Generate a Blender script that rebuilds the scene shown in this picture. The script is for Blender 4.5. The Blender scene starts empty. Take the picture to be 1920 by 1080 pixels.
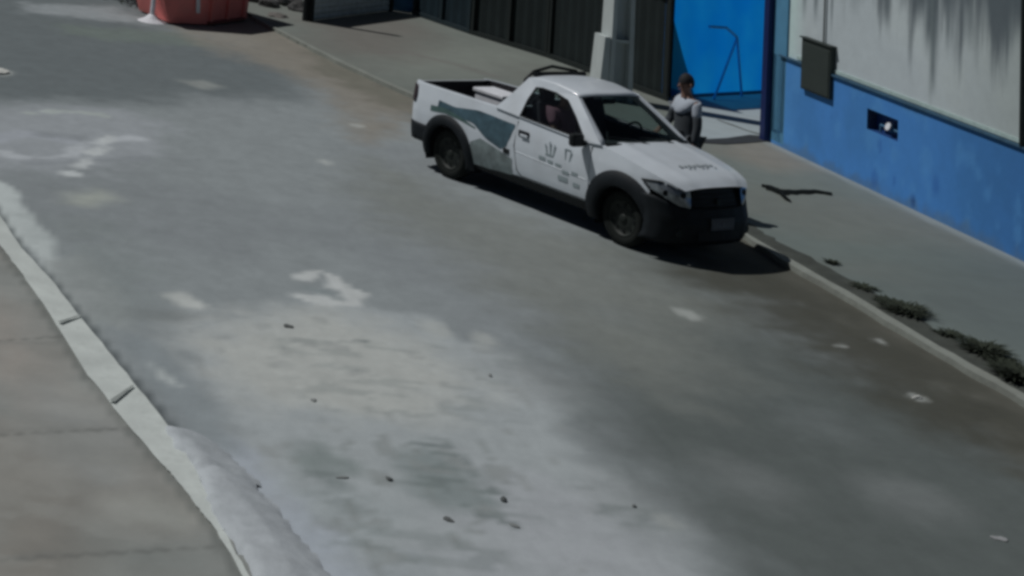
import bpy, bmesh, math, random
import numpy as np
from mathutils import Vector, Matrix
random.seed(7)
S = bpy.context.scene
C = S.collection
R = math.radians

# ------------------------------------------------------------------ camera
F, CX, CY = 3483.74, 90.0, -1223.4
PITCH, ROLL, CAMH = -0.18605624, 0.11482193, 5.47726613
cp, sp = math.cos(PITCH), math.sin(PITCH)
r0, u0, fw = Vector((1, 0, 0)), Vector((0, sp, cp)), Vector((0, cp, -sp))
cr, sr = math.cos(ROLL), math.sin(ROLL)
rv = r0 * cr + u0 * sr
uv = u0 * cr - r0 * sr
cam_d = bpy.data.cameras.new("camera")
cam = bpy.data.objects.new("camera", cam_d)
C.objects.link(cam)
M = Matrix.Identity(4)
for i in range(3):
    M[i][0], M[i][1], M[i][2] = rv[i], uv[i], -fw[i]
M[2][3] = CAMH
cam.matrix_world = M
cam_d.sensor_width = 36
cam_d.lens = F / 1920 * 36
cam_d.shift_x = (960 - CX) / 1920
cam_d.shift_y = (CY - 540) / 1920
cam_d.clip_end = 2000
S.camera = cam
S.render.resolution_x, S.render.resolution_y = 1024, 576

# ------------------------------------------------------------------ light
SUN_T = Vector((.64, -.215, -1.0)).normalized()      # travel direction of the light
el = math.asin(-SUN_T.z)
w = bpy.data.worlds.new("World")
S.world = w
w.use_nodes = True
nt = w.node_tree
sky = nt.nodes.new('ShaderNodeTexSky')
sky.sky_type = 'NISHITA'
sky.sun_disc = False
sky.sun_elevation = el
sky.sun_rotation = math.atan2(-SUN_T.x, -SUN_T.y)
bg = nt.nodes['Background']
nt.links.new(sky.outputs[0], bg.inputs[0])
bg.inputs[1].default_value = 0.02
sl = bpy.data.lights.new("sun", 'SUN')
sl.energy = 4.0
sl.angle = R(.5)
sl.color = (1, .985, .96)
so = bpy.data.objects.new("sun", sl)
C.objects.link(so)
so.rotation_euler = SUN_T.to_track_quat('-Z', 'Y').to_euler()
so.location = (0, 20, 20)
S.view_settings.view_transform = 'Standard'
S.view_settings.look = 'None'
S.view_settings.gamma = 1
S.view_settings.exposure = -0.88
S.render.engine = 'CYCLES'
S.cycles.pixel_filter_type = 'GAUSSIAN'
S.cycles.filter_width = 3.8


# ------------------------------------------------------------------ helpers
def G(px, z=0.0):
    """where a sight line meets the horizontal plane at height z"""
    d = fw + rv * ((px[0] - CX) / F) - uv * ((px[1] - CY) / F)
    t = (z - CAMH) / d.z
    return Vector((d.x * t, d.y * t, z))


def tag(o, label=None, cat=None, group=None, kind=None):
    if label: o['label'] = label
    if cat: o['category'] = cat
    if group: o['group'] = group
    if kind: o['kind'] = kind
    return o


def mesh_obj(name, verts, faces, mat=None, parent=None, smooth=False):
    me = bpy.data.meshes.new(name)
    me.from_pydata([tuple(v) for v in verts], [], faces)
    me.validate()
    me.update()
    o = bpy.data.objects.new(name, me)
    C.objects.link(o)
    if mat: me.materials.append(mat)
    if parent: o.parent = parent
    if smooth:
        for p in me.polygons: p.use_smooth = True
    return o


def empty(name, loc=(0, 0, 0), rz=0.0):
    o = bpy.data.objects.new(name, None)
    C.objects.link(o)
    o.location = loc
    o.rotation_euler = (0, 0, rz)
    o.empty_display_size = .2
    return o


class MB:
    def __init__(s):
        s.v, s.f = [], []

    def add(s, v, f):
        n = len(s.v)
        s.v += [tuple(p) for p in v]
        s.f += [tuple(i + n for i in q) for q in f]
        return s

    def box(s, c, d, rz=0, ax=None):
        """box of full size d round c, rotated by rz; ax = optional 3 axes"""
        c = Vector(c)
        if ax is None:
            a = (Vector((math.cos(rz), math.sin(rz), 0)), Vector((-math.sin(rz), math.cos(rz), 0)), Vector((0, 0, 1)))
        else:
            a = [Vector(q).normalized() for q in ax]
        v = []
        for k in (-1, 1):
            for j in (-1, 1):
                for i in (-1, 1):
                    v.append(c + a[0] * (i * d[0] / 2) + a[1] * (j * d[1] / 2) + a[2] * (k * d[2] / 2))
        return s.add(v, [(0, 2, 3, 1), (4, 5, 7, 6), (0, 1, 5, 4), (2, 6, 7, 3), (0, 4, 6, 2), (1, 3, 7, 5)])

    def tube(s, pts, r, n=8, cap=True):
        pts = [Vector(p) for p in pts]
        rr = r if isinstance(r, (list, tuple)) else [r] * len(pts)
        v, f = [], []
        up = None
        for i, p in enumerate(pts):
            d = (pts[min(i + 1, len(pts) - 1)] - pts[max(i - 1, 0)]).normalized()
            if up is None:
                up = d.orthogonal().normalized()
            up = (up - d * up.dot(d)).normalized()
            b = d.cross(up)
            for k in range(n):
                a = 2 * math.pi * k / n
                v.append(p + (up * math.cos(a) + b * math.sin(a)) * rr[i])
        for i in range(len(pts) - 1):
            for k in range(n):
                f.append((i * n + k, i * n + (k + 1) % n, (i + 1) * n + (k + 1) % n, (i + 1) * n + k))
        if cap:
            f.append(tuple(range(n - 1, -1, -1)))
            f.append(tuple((len(pts) - 1) * n + k for k in range(n)))
        return s.add(v, f)

    def lathe_y(s, prof, c, n=32):
        """profile of (radius, y) turned about the y axis through c"""
        v, f = [], []
        for (r, y) in prof:
            for k in range(n):
                a = 2 * math.pi * k / n
                v.append((c[0] + r * math.cos(a), c[1] + y, c[2] + r * math.sin(a)))
        for i in range(len(prof) - 1):
            for k in range(n):
                f.append((i * n + k, (i + 1) * n + k, (i + 1) * n + (k + 1) % n, i * n + (k + 1) % n))
        return s.add(v, f)

    def prism(s, poly, z0, z1):
        n = len(poly)
        v = [(p[0], p[1], z0) for p in poly] + [(p[0], p[1], z1) for p in poly]
        f = [tuple(range(n))[::-1], tuple(range(n, 2 * n))]
        f += [(i, (i + 1) % n, n + (i + 1) % n, n + i) for i in range(n)]
        return s.add(v, f)

    def build(s, name, mat=None, parent=None, smooth=False, bevel=0):
        o = mesh_obj(name, s.v, s.f, mat, parent, smooth)
        bm = bmesh.new()
        bm.from_mesh(o.data)
        bmesh.ops.recalc_face_normals(bm, faces=bm.faces)
        bm.to_mesh(o.data)
        bm.free()
        if bevel:
            m = o.modifiers.new('bevel', 'BEVEL')
            m.width = bevel
            m.segments = 2
            m.limit_method = 'ANGLE'
        return o


# numpy value noise
def vnoise(x, y, seed=0):
    xi, yi = np.floor(x).astype(np.int64), np.floor(y).astype(np.int64)
    xf, yf = x - xi, y - yi
    xf, yf = xf * xf * (3 - 2 * xf), yf * yf * (3 - 2 * yf)

    def h(a, b):
        n = (a * 374761393 + b * 668265263 + seed * 974711) & 0x7fffffff
        n = ((n ^ (n >> 13)) * 1274126177) & 0x7fffffff
        return ((n ^ (n >> 16)) & 0xffff) / 65535.0
    return (h(xi, yi) * (1 - xf) + h(xi + 1, yi) * xf) * (1 - yf) + (h(xi, yi + 1) * (1 - xf) + h(xi + 1, yi + 1) * xf) * yf


def fbm(x, y, oct=4, seed=0):
    a, s, t = 1.0, 0, 0
    for o in range(oct):
        s = s + a * vnoise(x * 2 ** o, y * 2 ** o, seed + o * 17)
        t += a
        a *= .5
    return s / t


def sdist(poly, X, Y):
    """signed distance to a polygon, positive inside"""
    n = len(poly)
    d = np.full(X.shape, 1e9)
    ins = np.zeros(X.shape, bool)
    for i in range(n):
        ax, ay = poly[i][0], poly[i][1]
        bx, by = poly[(i + 1) % n][0], poly[(i + 1) % n][1]
        ex, ey = bx - ax, by - ay
        t = np.clip(((X - ax) * ex + (Y - ay) * ey) / (ex * ex + ey * ey + 1e-12), 0, 1)
        d = np.minimum(d, np.hypot(X - ax - t * ex, Y - ay - t * ey))
        if abs(ey) > 1e-9:
            c = ((ay > Y) != (by > Y)) & (X < ex * (Y - ay) / ey + ax)
            ins ^= c
    return np.where(ins, d, -d)


def ldist(pts, X, Y):
    d = np.full(X.shape, 1e9)
    for i in range(len(pts) - 1):
        ax, ay, bx, by = pts[i][0], pts[i][1], pts[i + 1][0], pts[i + 1][1]
        ex, ey = bx - ax, by - ay
        t = np.clip(((X - ax) * ex + (Y - ay) * ey) / (ex * ex + ey * ey + 1e-12), 0, 1)
        d = np.minimum(d, np.hypot(X - ax - t * ex, Y - ay - t * ey))
    return d


def sstep(x, a, b):
    t = np.clip((x - a) / (b - a), 0, 1)
    return t * t * (3 - 2 * t)


def paint(o, cols):
    a = o.data.color_attributes.new('wear_shade', 'FLOAT_COLOR', 'POINT')
    c = np.concatenate([cols, np.ones((len(cols), 1))], 1).astype(np.float32)
    a.data.foreach_set('color', c.ravel())


def lin(r, g, b):
    f = lambda c: (c / 255 / 12.92) if c < 10 else ((c / 255 + .055) / 1.055) ** 2.4
    return np.array([f(r), f(g), f(b)])


# ------------------------------------------------------------------ materials
def mat(name, col, rough=.7, metal=0, noise=.12, scale=8, bump=.0, coat=0, attr=False, dirt=None, stretch=None, spec=.5):
    m = bpy.data.materials.new(name)
    m.use_nodes = True
    t = m.node_tree
    N = t.nodes
    b = N['Principled BSDF']
    b.inputs['Roughness'].default_value = rough
    b.inputs['Metallic'].default_value = metal
    b.inputs['Coat Weight'].default_value = coat
    b.inputs['Specular IOR Level'].default_value = spec
    tc = N.new('ShaderNodeTexCoord')
    mp = N.new('ShaderNodeMapping')
    t.links.new(tc.outputs['Object'], mp.inputs[0])
    if stretch: mp.inputs['Scale'].default_value = stretch
    nz = N.new('ShaderNodeTexNoise')
    nz.inputs['Scale'].default_value = scale
    nz.inputs['Detail'].default_value = 6
    nz.inputs['Roughness'].default_value = .65
    t.links.new(mp.outputs[0], nz.inputs['Vector'])
    mr = N.new('ShaderNodeMapRange')
    mr.inputs[1].default_value, mr.inputs[2].default_value = .3, .7
    mr.inputs[3].default_value, mr.inputs[4].default_value = 1 - noise, 1 + noise
    t.links.new(nz.outputs[0], mr.inputs[0])
    mx = N.new('ShaderNodeVectorMath')
    mx.operation = 'SCALE'
    if attr:
        at = N.new('ShaderNodeAttribute')
        at.attribute_name = 'wear_shade'
        t.links.new(at.outputs['Color'], mx.inputs[0])
    else:
        mx.inputs[0].default_value = col[:3]
    t.links.new(mr.outputs[0], mx.inputs['Scale'])
    last = mx.outputs[0]
    if dirt:
        n2 = N.new('ShaderNodeTexNoise')
        n2.inputs['Scale'].default_value = dirt[1]
        n2.inputs['Detail'].default_value = 5
        t.links.new(mp.outputs[0], n2.inputs['Vector'])
        m2 = N.new('ShaderNodeMapRange')
        m2.inputs[1].default_value, m2.inputs[2].default_value = .48, .68
        m2.inputs[4].default_value = dirt[2]
        t.links.new(n2.outputs[0], m2.inputs[0])
        mm = N.new('ShaderNodeMix')
        mm.data_type = 'RGBA'
        t.links.new(m2.outputs[0], mm.inputs[0])
        t.links.new(last, mm.inputs[6])
        mm.inputs[7].default_value = (*dirt[0], 1)
        last = mm.outputs[2]
    t.links.new(last, b.inputs['Base Color'])
    if bump:
        bp = N.new('ShaderNodeBump')
        bp.inputs['Strength'].default_value = bump
        bp.inputs['Distance'].default_value = .02
        n3 = N.new('ShaderNodeTexNoise')
        n3.inputs['Scale'].default_value = scale * 3
        n3.inputs['Detail'].default_value = 4
        t.links.new(mp.outputs[0], n3.inputs['Vector'])
        t.links.new(n3.outputs[0], bp.inputs['Height'])
        t.links.new(bp.outputs[0], b.inputs['Normal'])
    return m


def glass_mat(name, tint, alpha):
    m = bpy.data.materials.new(name)
    m.use_nodes = True
    t = m.node_tree
    N = t.nodes
    out = N['Material Output']
    N.remove(N['Principled BSDF'])
    tr = N.new('ShaderNodeBsdfTransparent')
    tr.inputs[0].default_value = (*tint, 1)
    gl = N.new('ShaderNodeBsdfGlossy')
    gl.inputs['Roughness'].default_value = .06
    mx = N.new('ShaderNodeMixShader')
    mx.inputs[0].default_value = .06
    t.links.new(tr.outputs[0], mx.inputs[1])
    t.links.new(gl.outputs[0], mx.inputs[2])
    t.links.new(mx.outputs[0], out.inputs[0])
    return m


MT = {}
MT['road'] = mat('road_surface', (0, 0, 0), .9, noise=.07, scale=3, bump=.25, attr=True)
MT['walk'] = mat('pavement_concrete', (0, 0, 0), .9, noise=.06, scale=2.5, bump=.2, attr=True)
MT['ground'] = mat('ground', (.2, .2, .2), .95)
MT['kerb'] = mat('kerb_concrete', (.60, .65, .63), .9, noise=.12, scale=6, bump=.2, dirt=((.36, .39, .38), 3, .4))
MT['kerb_dull'] = mat('kerb_dirty', (.25, .27, .245), .9, noise=.12, scale=5, bump=.3, dirt=((.20, .21, .19), 2, .5))
MT['mortar'] = mat('mortar', (.46, .50, .53), .9, noise=.14, scale=4, bump=.35, dirt=((.36, .40, .42), 3, .6))
MT['slab'] = mat('slab_concrete', (.37, .43, .45), .8, noise=.08, scale=2)
MT['joint'] = mat('joint', (.03, .035, .04), .9)
MT['dirt'] = mat('gutter_dirt', (.055, .062, .054), 1, noise=.3, scale=4, bump=.4)
MT['wall'] = mat('wall_paint', (0, 0, 0), .8, noise=.05, scale=5, bump=.08, attr=True)
MT['navy'] = mat('navy_paint', (.004, .016, .10), .5)
MT['gate'] = mat('dark_gate_paint', (.013, .020, .021), .6, noise=.2, scale=2, spec=.3)
MT['gate2'] = mat('dark_blue_gate', (.010, .022, .030), .6, noise=.3, scale=2, spec=.3)
MT['shutter'] = mat('slate_shutter', (.62, .70, .72), .6, noise=.2)
MT['bluedull'] = mat('dull_blue_paint', (.05, .15, .27), .7, noise=.2, scale=3)
MT['pole'] = mat('pole_concrete', (.48, .53, .53), .85, noise=.12, scale=5, bump=.2, stretch=(1, 1, .3))
MT['paint'] = mat('white_car_paint', (.64, .70, .76), .35, noise=.04, scale=2, coat=.3, dirt=((.46, .49, .52), 2.5, .35))
MT['black'] = mat('black_plastic', (.010, .013, .015), .6, noise=.2, spec=.25)
MT['flare'] = mat('grey_black_plastic', (.009, .013, .017), .65, noise=.25, spec=.25)
MT['rubber'] = mat('tyre_rubber', (.013, .016, .015), .9, noise=.25, spec=.2)
MT['steel'] = mat('wheel_steel', (.016, .021, .019), .6, noise=.3, spec=.3)
MT['liner'] = mat('bed_liner', (.02, .018, .026), .7, noise=.2)
MT['interior'] = mat('cab_interior', (.03, .034, .036), .8)
MT['seat'] = mat('seat_cloth', (.06, .055, .065), .9)
MT['teal'] = mat('teal_decal', (.055, .105, .135), .4, noise=.5, scale=5)
MT['teal2'] = mat('green_decal', (.07, .13, .125), .4, noise=.3, scale=5)
MT['lamp'] = mat('headlight_lens', (.28, .31, .34), .15, noise=.5, scale=14, metal=.5)
MT['tail'] = mat('tail_light', (.022, .012, .018), .35)
MT['plate'] = mat('plate', (.06, .065, .08), .5, noise=.4, scale=30)
MT['ink'] = mat('faded_ink', (.27, .33, .35), .6)
MT['glass'] = glass_mat('car_glass', (.62, .70, .70), .5)
MT['white'] = mat('white_plastic', (.75, .77, .82), .6)
MT['red'] = mat('faded_red_paint', (.80, .25, .23), .8, noise=.12, scale=3, dirt=((.6, .25, .23), 3, .5), spec=.2)
MT['redd'] = mat('dark_red_paint', (.20, .06, .055), .7, noise=.2)
MT['box'] = mat('meter_box_paint', (.038, .050, .047), .7, noise=.08, spec=.3)
MT['blacktop'] = mat('strip_black', (.006, .008, .008), .9, spec=.1)
MT['leaf'] = mat('weed_leaf', (.040, .048, .036), .9, noise=.4, scale=20, spec=.1)
MT['leafd'] = mat('shrub_leaf', (.035, .05, .04), .8, noise=.4, scale=9)
MT['bark'] = mat('bark', (.08, .06, .045), .9)
MT['stone'] = mat('dark_stone', (.06, .06, .06), .95, noise=.3, scale=20, bump=.4)
MT['pale'] = mat('pale_litter', (.62, .63, .60), .8)
MT['skin'] = mat('skin', (.28, .16, .12), .6)
MT['shirt'] = mat('pale_shirt', (.42, .47, .54), .85, noise=.1)
MT['trousers'] = mat('dark_trousers', (.05, .06, .07), .9)
MT['hair'] = mat('dark_hair', (.012, .012, .014), .8)
MT['rshirt'] = mat('reddish_shirt', (.30, .15, .19), .85)
MT['brace'] = mat('blue_steel', (.05, .42, .90), .6)

tp = bpy.data.materials.new('translucent_blue_sheet')
tp.use_nodes = True
t = tp.node_tree
b = t.nodes['Principled BSDF']
b.inputs['Base Color'].default_value = (.004, .16, .62, 1)
b.inputs['Roughness'].default_value = .45
tl = t.nodes.new('ShaderNodeBsdfTranslucent')
tcn = t.nodes.new('ShaderNodeTexCoord')
nz = t.nodes.new('ShaderNodeTexNoise')
nz.inputs['Scale'].default_value = 1.1
nz.inputs['Detail'].default_value = 4
rp = t.nodes.new('ShaderNodeValToRGB')
rp.color_ramp.elements[0].position = .35
rp.color_ramp.elements[0].color = (.0, .27, 1, 1)
rp.color_ramp.elements[1].position = .7
rp.color_ramp.elements[1].color = (.01, .38, 1, 1)
t.links.new(tcn.outputs['Object'], nz.inputs['Vector'])
t.links.new(nz.outputs[0], rp.inputs[0])
t.links.new(rp.outputs[0], tl.inputs[0])
mx = t.nodes.new('ShaderNodeMixShader')
mx.inputs[0].default_value = .94
t.links.new(b.outputs[0], mx.inputs[1])
t.links.new(tl.outputs[0], mx.inputs[2])
trn = t.nodes.new('ShaderNodeBsdfTransparent')
trn.inputs[0].default_value = (.03, .50, 1, 1)
mx2 = t.nodes.new('ShaderNodeMixShader')
mx2.inputs[0].default_value = .20
t.links.new(mx.outputs[0], mx2.inputs[1])
t.links.new(trn.outputs[0], mx2.inputs[2])
t.links.new(mx2.outputs[0], t.nodes['Material Output'].inputs[0])
MT['sheet'] = tp

# ------------------------------------------------------------------ ground plan
PZ = .05                                              # pavement height
KC = [(480, 36), (520, 58), (628, 113), (755, 172), (1000, 275), (1250, 375), (1385, 436), (1456, 481), (1613, 571), (1763, 661), (1920, 751), (2300, 975), (2700, 1220)]
KW = [5, 5, 6, 6, 7, 7, 8, 10, 12, 12, 13, 15, 18]
KD = [1, 1, 2, 4, 10, 18, 20, 22, 26, 26, 28, 34, 40]
k_low = [G((p[0], p[1] + w_), 0) for p, w_ in zip(KC, KW)]
k_up = [G((p[0], p[1] - w_), PZ + .01) for p, w_ in zip(KC, KW)]
k_dirt = [G((p[0], p[1] - w_ - d_), PZ + .004) for p, w_, d_ in zip(KC, KW, KD)]
WA = G((1448, 267), PZ)
WB = G((1920, 489), PZ)
wd = (WB - WA).normalized()                           # along the wall, towards the camera
wn = Vector((wd.y, -wd.x, 0)).normalized()            # out of the wall, towards the street
if wn.x > 0: wn = -wn


def WP(px):
    """where a sight line meets the wall plane: distance along it and height"""
    d = fw + rv * ((px[0] - CX) / F) - uv * ((px[1] - CY) / F)
    n2 = wn
    t = WA.dot(n2) / (d.x * n2.x + d.y * n2.y) if True else 0
    t = (WA.x * n2.x + WA.y * n2.y) / (d.x * n2.x + d.y * n2.y)
    p = d * t
    return ((p.x - WA.x) * wd.x + (p.y - WA.y) * wd.y, CAMH + p.z)


def W3(s, z, out=0.0):
    return Vector((WA.x + wd.x * s + wn.x * out, WA.y + wd.y * s + wn.y * out, z))


# ground sheet
g = 300
tag(mesh_obj('ground', [(-g, -g, -.02), (g, -g, -.02), (g, g, -.02), (-g, g, -.02)], [(0, 1, 2, 3)], MT['ground']), kind='structure')


def grid(name, x0, x1, y0, y1, step, z, mt, keep=None):
    nx, ny = int((x1 - x0) / step) + 1, int((y1 - y0) / step) + 1
    X, Y = np.meshgrid(np.linspace(x0, x1, nx), np.linspace(y0, y1, ny))
    idx = np.arange(nx * ny).reshape(ny, nx)
    q = np.stack([idx[:-1, :-1], idx[:-1, 1:], idx[1:, 1:], idx[1:, :-1]], -1)
    if keep is not None:
        k = keep(X, Y)
        m = k[:-1, :-1] & k[:-1, 1:] & k[1:, 1:] & k[1:, :-1]
        q = q[m]
    q = q.reshape(-1, 4)
    V = np.stack([X.ravel(), Y.ravel(), np.full(nx * ny, float(z))], 1)
    used = np.unique(q)
    mp_ = np.full(nx * ny, -1)
    mp_[used] = np.arange(len(used))
    V = V[used]
    q = mp_[q]
    o = mesh_obj(name, V.tolist(), q.tolist(), mt)
    tag(o, kind='structure')
    return o, V[:, 0], V[:, 1]


def P(*pts, z=0):
    return [G(p, z) for p in pts]


def blend(col, m, c2):
    return col * (1 - m[:, None]) + np.asarray(c2)[None, :] * m[:, None]


# ---- road: worn asphalt with its pale cement patches and the dirt along the kerb
road, X, Y = grid('road', -9, 13.5, 11.5, 48, .075, 0, MT['road'])
K = 1 / .86
n1, n2, n3 = fbm(X * .5, Y * .5, 4, 1), fbm(X * 2.2, Y * 1.4, 4, 2), fbm(X * 6, Y * 3, 3, 3)
wx, wy = (fbm(X * 1.3, Y * 1.3, 3, 11) - .5), (fbm(X * 4, Y * 4, 3, 12) - .5)
warp = wx * .7 + wy * .45 + (fbm(X * 9, Y * 7, 2, 13) - .5) * .18


def C3(r, g_, b_):
    return lin(r, g_, b_) * 1.90


col = np.tile(C3(108, 114, 116), (len(X), 1))
col = blend(col, sstep(n1, .35, .7) * .5, C3(98, 103, 106))


def patch(pts, c, soft=.25, amt=1.0, wr=1.0, tex=None):
    global col
    d = sdist(pts, X, Y) + warp * wr
    m = sstep(d, -soft, soft) * amt
    if tex is not None: m = m * tex
    col = blend(col, m, c)


# far road, greyer, with the light's falloff painted in
patch(P((-200, -40), (330, -20), (330, 60), (620, 110), (560, 190), (380, 180), (250, 200), (0, 190), (-200, 200)), C3(76, 83, 85), .7, .92)
patch(P((40, 5), (230, 10), (285, 50), (250, 45), (120, 30), (40, 25)), C3(128, 134, 137), .3, .6)
patch(P((100, 42), (330, 60), (420, 90), (300, 80), (120, 66)), C3(86, 96, 90), .3, .6)
# lower right asphalt, darkened for the light's falloff
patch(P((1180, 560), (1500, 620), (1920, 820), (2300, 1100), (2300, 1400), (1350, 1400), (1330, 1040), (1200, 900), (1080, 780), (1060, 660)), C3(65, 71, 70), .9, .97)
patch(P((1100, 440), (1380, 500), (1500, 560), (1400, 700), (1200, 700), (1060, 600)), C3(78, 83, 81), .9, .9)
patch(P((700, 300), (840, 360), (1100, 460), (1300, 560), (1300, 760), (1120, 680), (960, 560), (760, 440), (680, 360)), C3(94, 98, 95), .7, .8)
# dirt and damp along the right kerb, deepened for the light's falloff
kl = [(p.x, p.y) for p in k_low]
dk = ldist(kl, X, Y)
col = blend(col, sstep(-dk + warp * .9, -1.35, -.5) * .85, C3(74, 73, 65))
col = blend(col, sstep(-dk + warp * .8, -.85, -.15) * .55, C3(46, 46, 40))
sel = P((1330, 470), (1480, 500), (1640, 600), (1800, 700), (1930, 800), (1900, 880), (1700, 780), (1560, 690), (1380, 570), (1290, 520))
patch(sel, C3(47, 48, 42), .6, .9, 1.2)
# sandy brown up by the skip
patch(P((330, 50), (480, 40), (560, 60), (640, 110), (780, 190), (740, 250), (690, 270), (600, 170), (520, 130), (400, 90)), C3(104, 101, 94), .45, .85)
patch(P((590, 90), (700, 150), (770, 190), (740, 200), (640, 160), (580, 120)), C3(84, 84, 76), .25, .8)
# pale cement patch, lower middle
main = P((310, 640), (350, 602), (420, 588), (520, 578), (640, 562), (700, 585), (800, 600), (870, 640), (930, 655), (960, 690), (1030, 730), (1050, 790), (1080, 830), (1130, 880), (1170, 930), (1250, 975), (1300, 1060), (1330, 1200), (1400, 1500), (300, 1500), (420, 1100), (470, 960), (430, 850), (370, 760), (320, 690))
patch(main, C3(127, 133, 135), .28, .95, .8)
patch(P((330, 640), (420, 600), (600, 590), (760, 640), (860, 720), (820, 790), (640, 780), (480, 760), (400, 720)), C3(141, 144, 141), .5, .8)
patch(P((900, 860), (1100, 920), (1260, 1020), (1280, 1150), (900, 1150), (820, 1020)), C3(128, 132, 136), .5, .7)
# broken, darker asphalt showing through
tx = sstep(n2, .38, .62)
patch(P((545, 825), (605, 815), (650, 850), (690, 885), (640, 905), (575, 885), (540, 860)), C3(102, 110, 110), .12, .95, .45)
patch(P((740, 850), (800, 825), (870, 870), (930, 940), (900, 965), (820, 950), (760, 920)), C3(102, 110, 111), .15, .95, .5)
patch(P((520, 900), (640, 900), (760, 960), (700, 1010), (600, 1060), (540, 1000)), C3(122, 129, 131), .3, .8)
patch(P((640, 1020), (800, 1010), (900, 1060), (860, 1150), (640, 1150)), C3(120, 127, 131), .3, .7, 1, tx)
m = sstep(sdist(P((520, 800), (960, 810), (1000, 980), (980, 1150), (520, 1150)), X, Y), -.2, .3) * sstep(n3, .60, .68)
col = blend(col, m * .5, C3(98, 104, 104))
m = sstep(sdist(main, X, Y) + .3, 0, .5) * sstep(n3, .66, .74)
col = blend(col, m * .45, C3(108, 112, 112))
patch(P((400, 800), (470, 850), (560, 960), (680, 1080), (760, 1200), (560, 1200), (480, 980), (430, 880)), C3(132, 139, 147), .2, .8, .6)
# hard small scars
for pts, wd_ in ((((765, 828), (800, 832), (812, 838)), .02), (((850, 862), (880, 866), (900, 882)), .02), (((870, 900), (905, 905), (930, 925)), .03),
                 (((905, 965), (930, 972), (960, 985)), .03), (((790, 835), (840, 838)), .02), (((640, 640), (690, 640)), .02)):
    q = P(*pts)
    col = blend(col, sstep(-ldist(q, X, Y) + wy * .1, -wd_ * 2.2, -wd_ * .5) * .8, C3(88, 95, 96))
# ragged dark tears in the cement, stretched across the street
n6 = fbm(X * 3.2, Y * 7.5, 4, 91)
for reg, amt in ((P((735, 820), (850, 815), (900, 850), (960, 940), (940, 985), (820, 975), (740, 930)), .75), (P((540, 805), (640, 820), (700, 880), (650, 920), (560, 890)), .7), (P((560, 880), (1000, 900), (1060, 1080), (560, 1150)), .35), (P((1060, 900), (1240, 930), (1270, 1000), (1080, 990)), .6), (P((480, 620), (1000, 660), (1060, 800), (560, 800)), .3)):
    m = sstep(sdist(reg, X, Y) + warp * .5, -.1, .25) * sstep(n6, .54, .66)
    col = blend(col, m * amt, C3(88, 96, 96))
# pale ring of cement and smear beside it
ring = P((565, 520), (600, 508), (625, 520), (640, 540), (668, 548), (655, 565), (600, 562), (560, 556))
col = blend(col, sstep(-ldist(ring, X, Y) + warp * .25, -.13, -.04) * .9, C3(150, 154, 154))
rr = P((565, 545), (600, 548), (640, 540))
col = blend(col, sstep(-ldist(P((575, 540), (610, 548), (635, 560)), X, Y), -.12, -.03) * .7, C3(100, 108, 110))
patch(P((305, 552), (345, 548), (385, 572), (385, 582), (340, 574)), C3(150, 154, 152), .08, .9, .2)
patch(P((245, 575), (320, 585), (380, 592), (330, 604), (262, 598)), C3(98, 103, 104), .12, .7, .3)
# pale swirls, top left
patch(P((-60, 205), (120, 195), (230, 205), (320, 240), (290, 290), (200, 330), (100, 325), (-60, 320)), C3(120, 125, 129), .35, .85, 1.2)
for pts, a_, c_ in ((((10, 285), (60, 300), (110, 298), (150, 280), (200, 262), (250, 258)), .07, (142, 147, 151)), (((130, 325), (165, 305), (190, 270), (200, 255)), .07, (150, 155, 156)), (((40, 212), (120, 207), (190, 216)), .05, (132, 139, 137)), (((0, 262), (60, 250), (120, 262)), .1, (126, 131, 137))):
    col = blend(col, sstep(-ldist(P(*pts), X, Y) + wy * .35, -a_ * 2.4, -a_ * .6) * .85, C3(*c_))
for pts, a_ in ((((60, 305), (130, 300)), .08), (((180, 300), (270, 298)), .08), (((90, 252), (150, 258)), .1)):
    col = blend(col, sstep(-ldist(P(*pts), X, Y) + wy * .3, -a_ * 2.4, -a_ * .6) * .7, C3(104, 109, 113))
patch(P((135, 365), (190, 358), (215, 372), (170, 385), (130, 380)), C3(132, 137, 130), .25, .8, .3)
patch(P((340, 152), (380, 150), (420, 162), (380, 166)), C3(116, 120, 118), .12, .7, .3)
# worn strip beside the left kerb
patch(P((-20, 330), (20, 350), (50, 400), (100, 450), (105, 510), (85, 500), (45, 455), (-20, 380)), C3(148, 155, 155), .06, .9, .2)
patch(P((90, 490), (150, 480), (230, 560), (240, 640), (180, 610), (120, 560)), C3(122, 127, 127), .15, .8, .3)
patch(P((100, 420), (200, 420), (300, 560), (200, 620), (150, 520)), C3(98, 105, 105), .4, .5)
patch(P((200, 610), (300, 640), (420, 760), (440, 850), (345, 812), (270, 725)), C3(106, 113, 116), .12, .85, .3)
patch(P((275, 672), (300, 690), (345, 725), (335, 730), (290, 705)), C3(140, 146, 146), .05, .8, .1)
kerb_shade = P((-70, 290), (0, 412), (43, 477), (108, 546), (195, 653), (267, 739), (328, 816))
col = blend(col, sstep(-ldist(kerb_shade, X, Y) + wy * .03, -.10, -.035) * .85, C3(58, 64, 66))  # the left kerb's cast shadow, painted as a dark line
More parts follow.
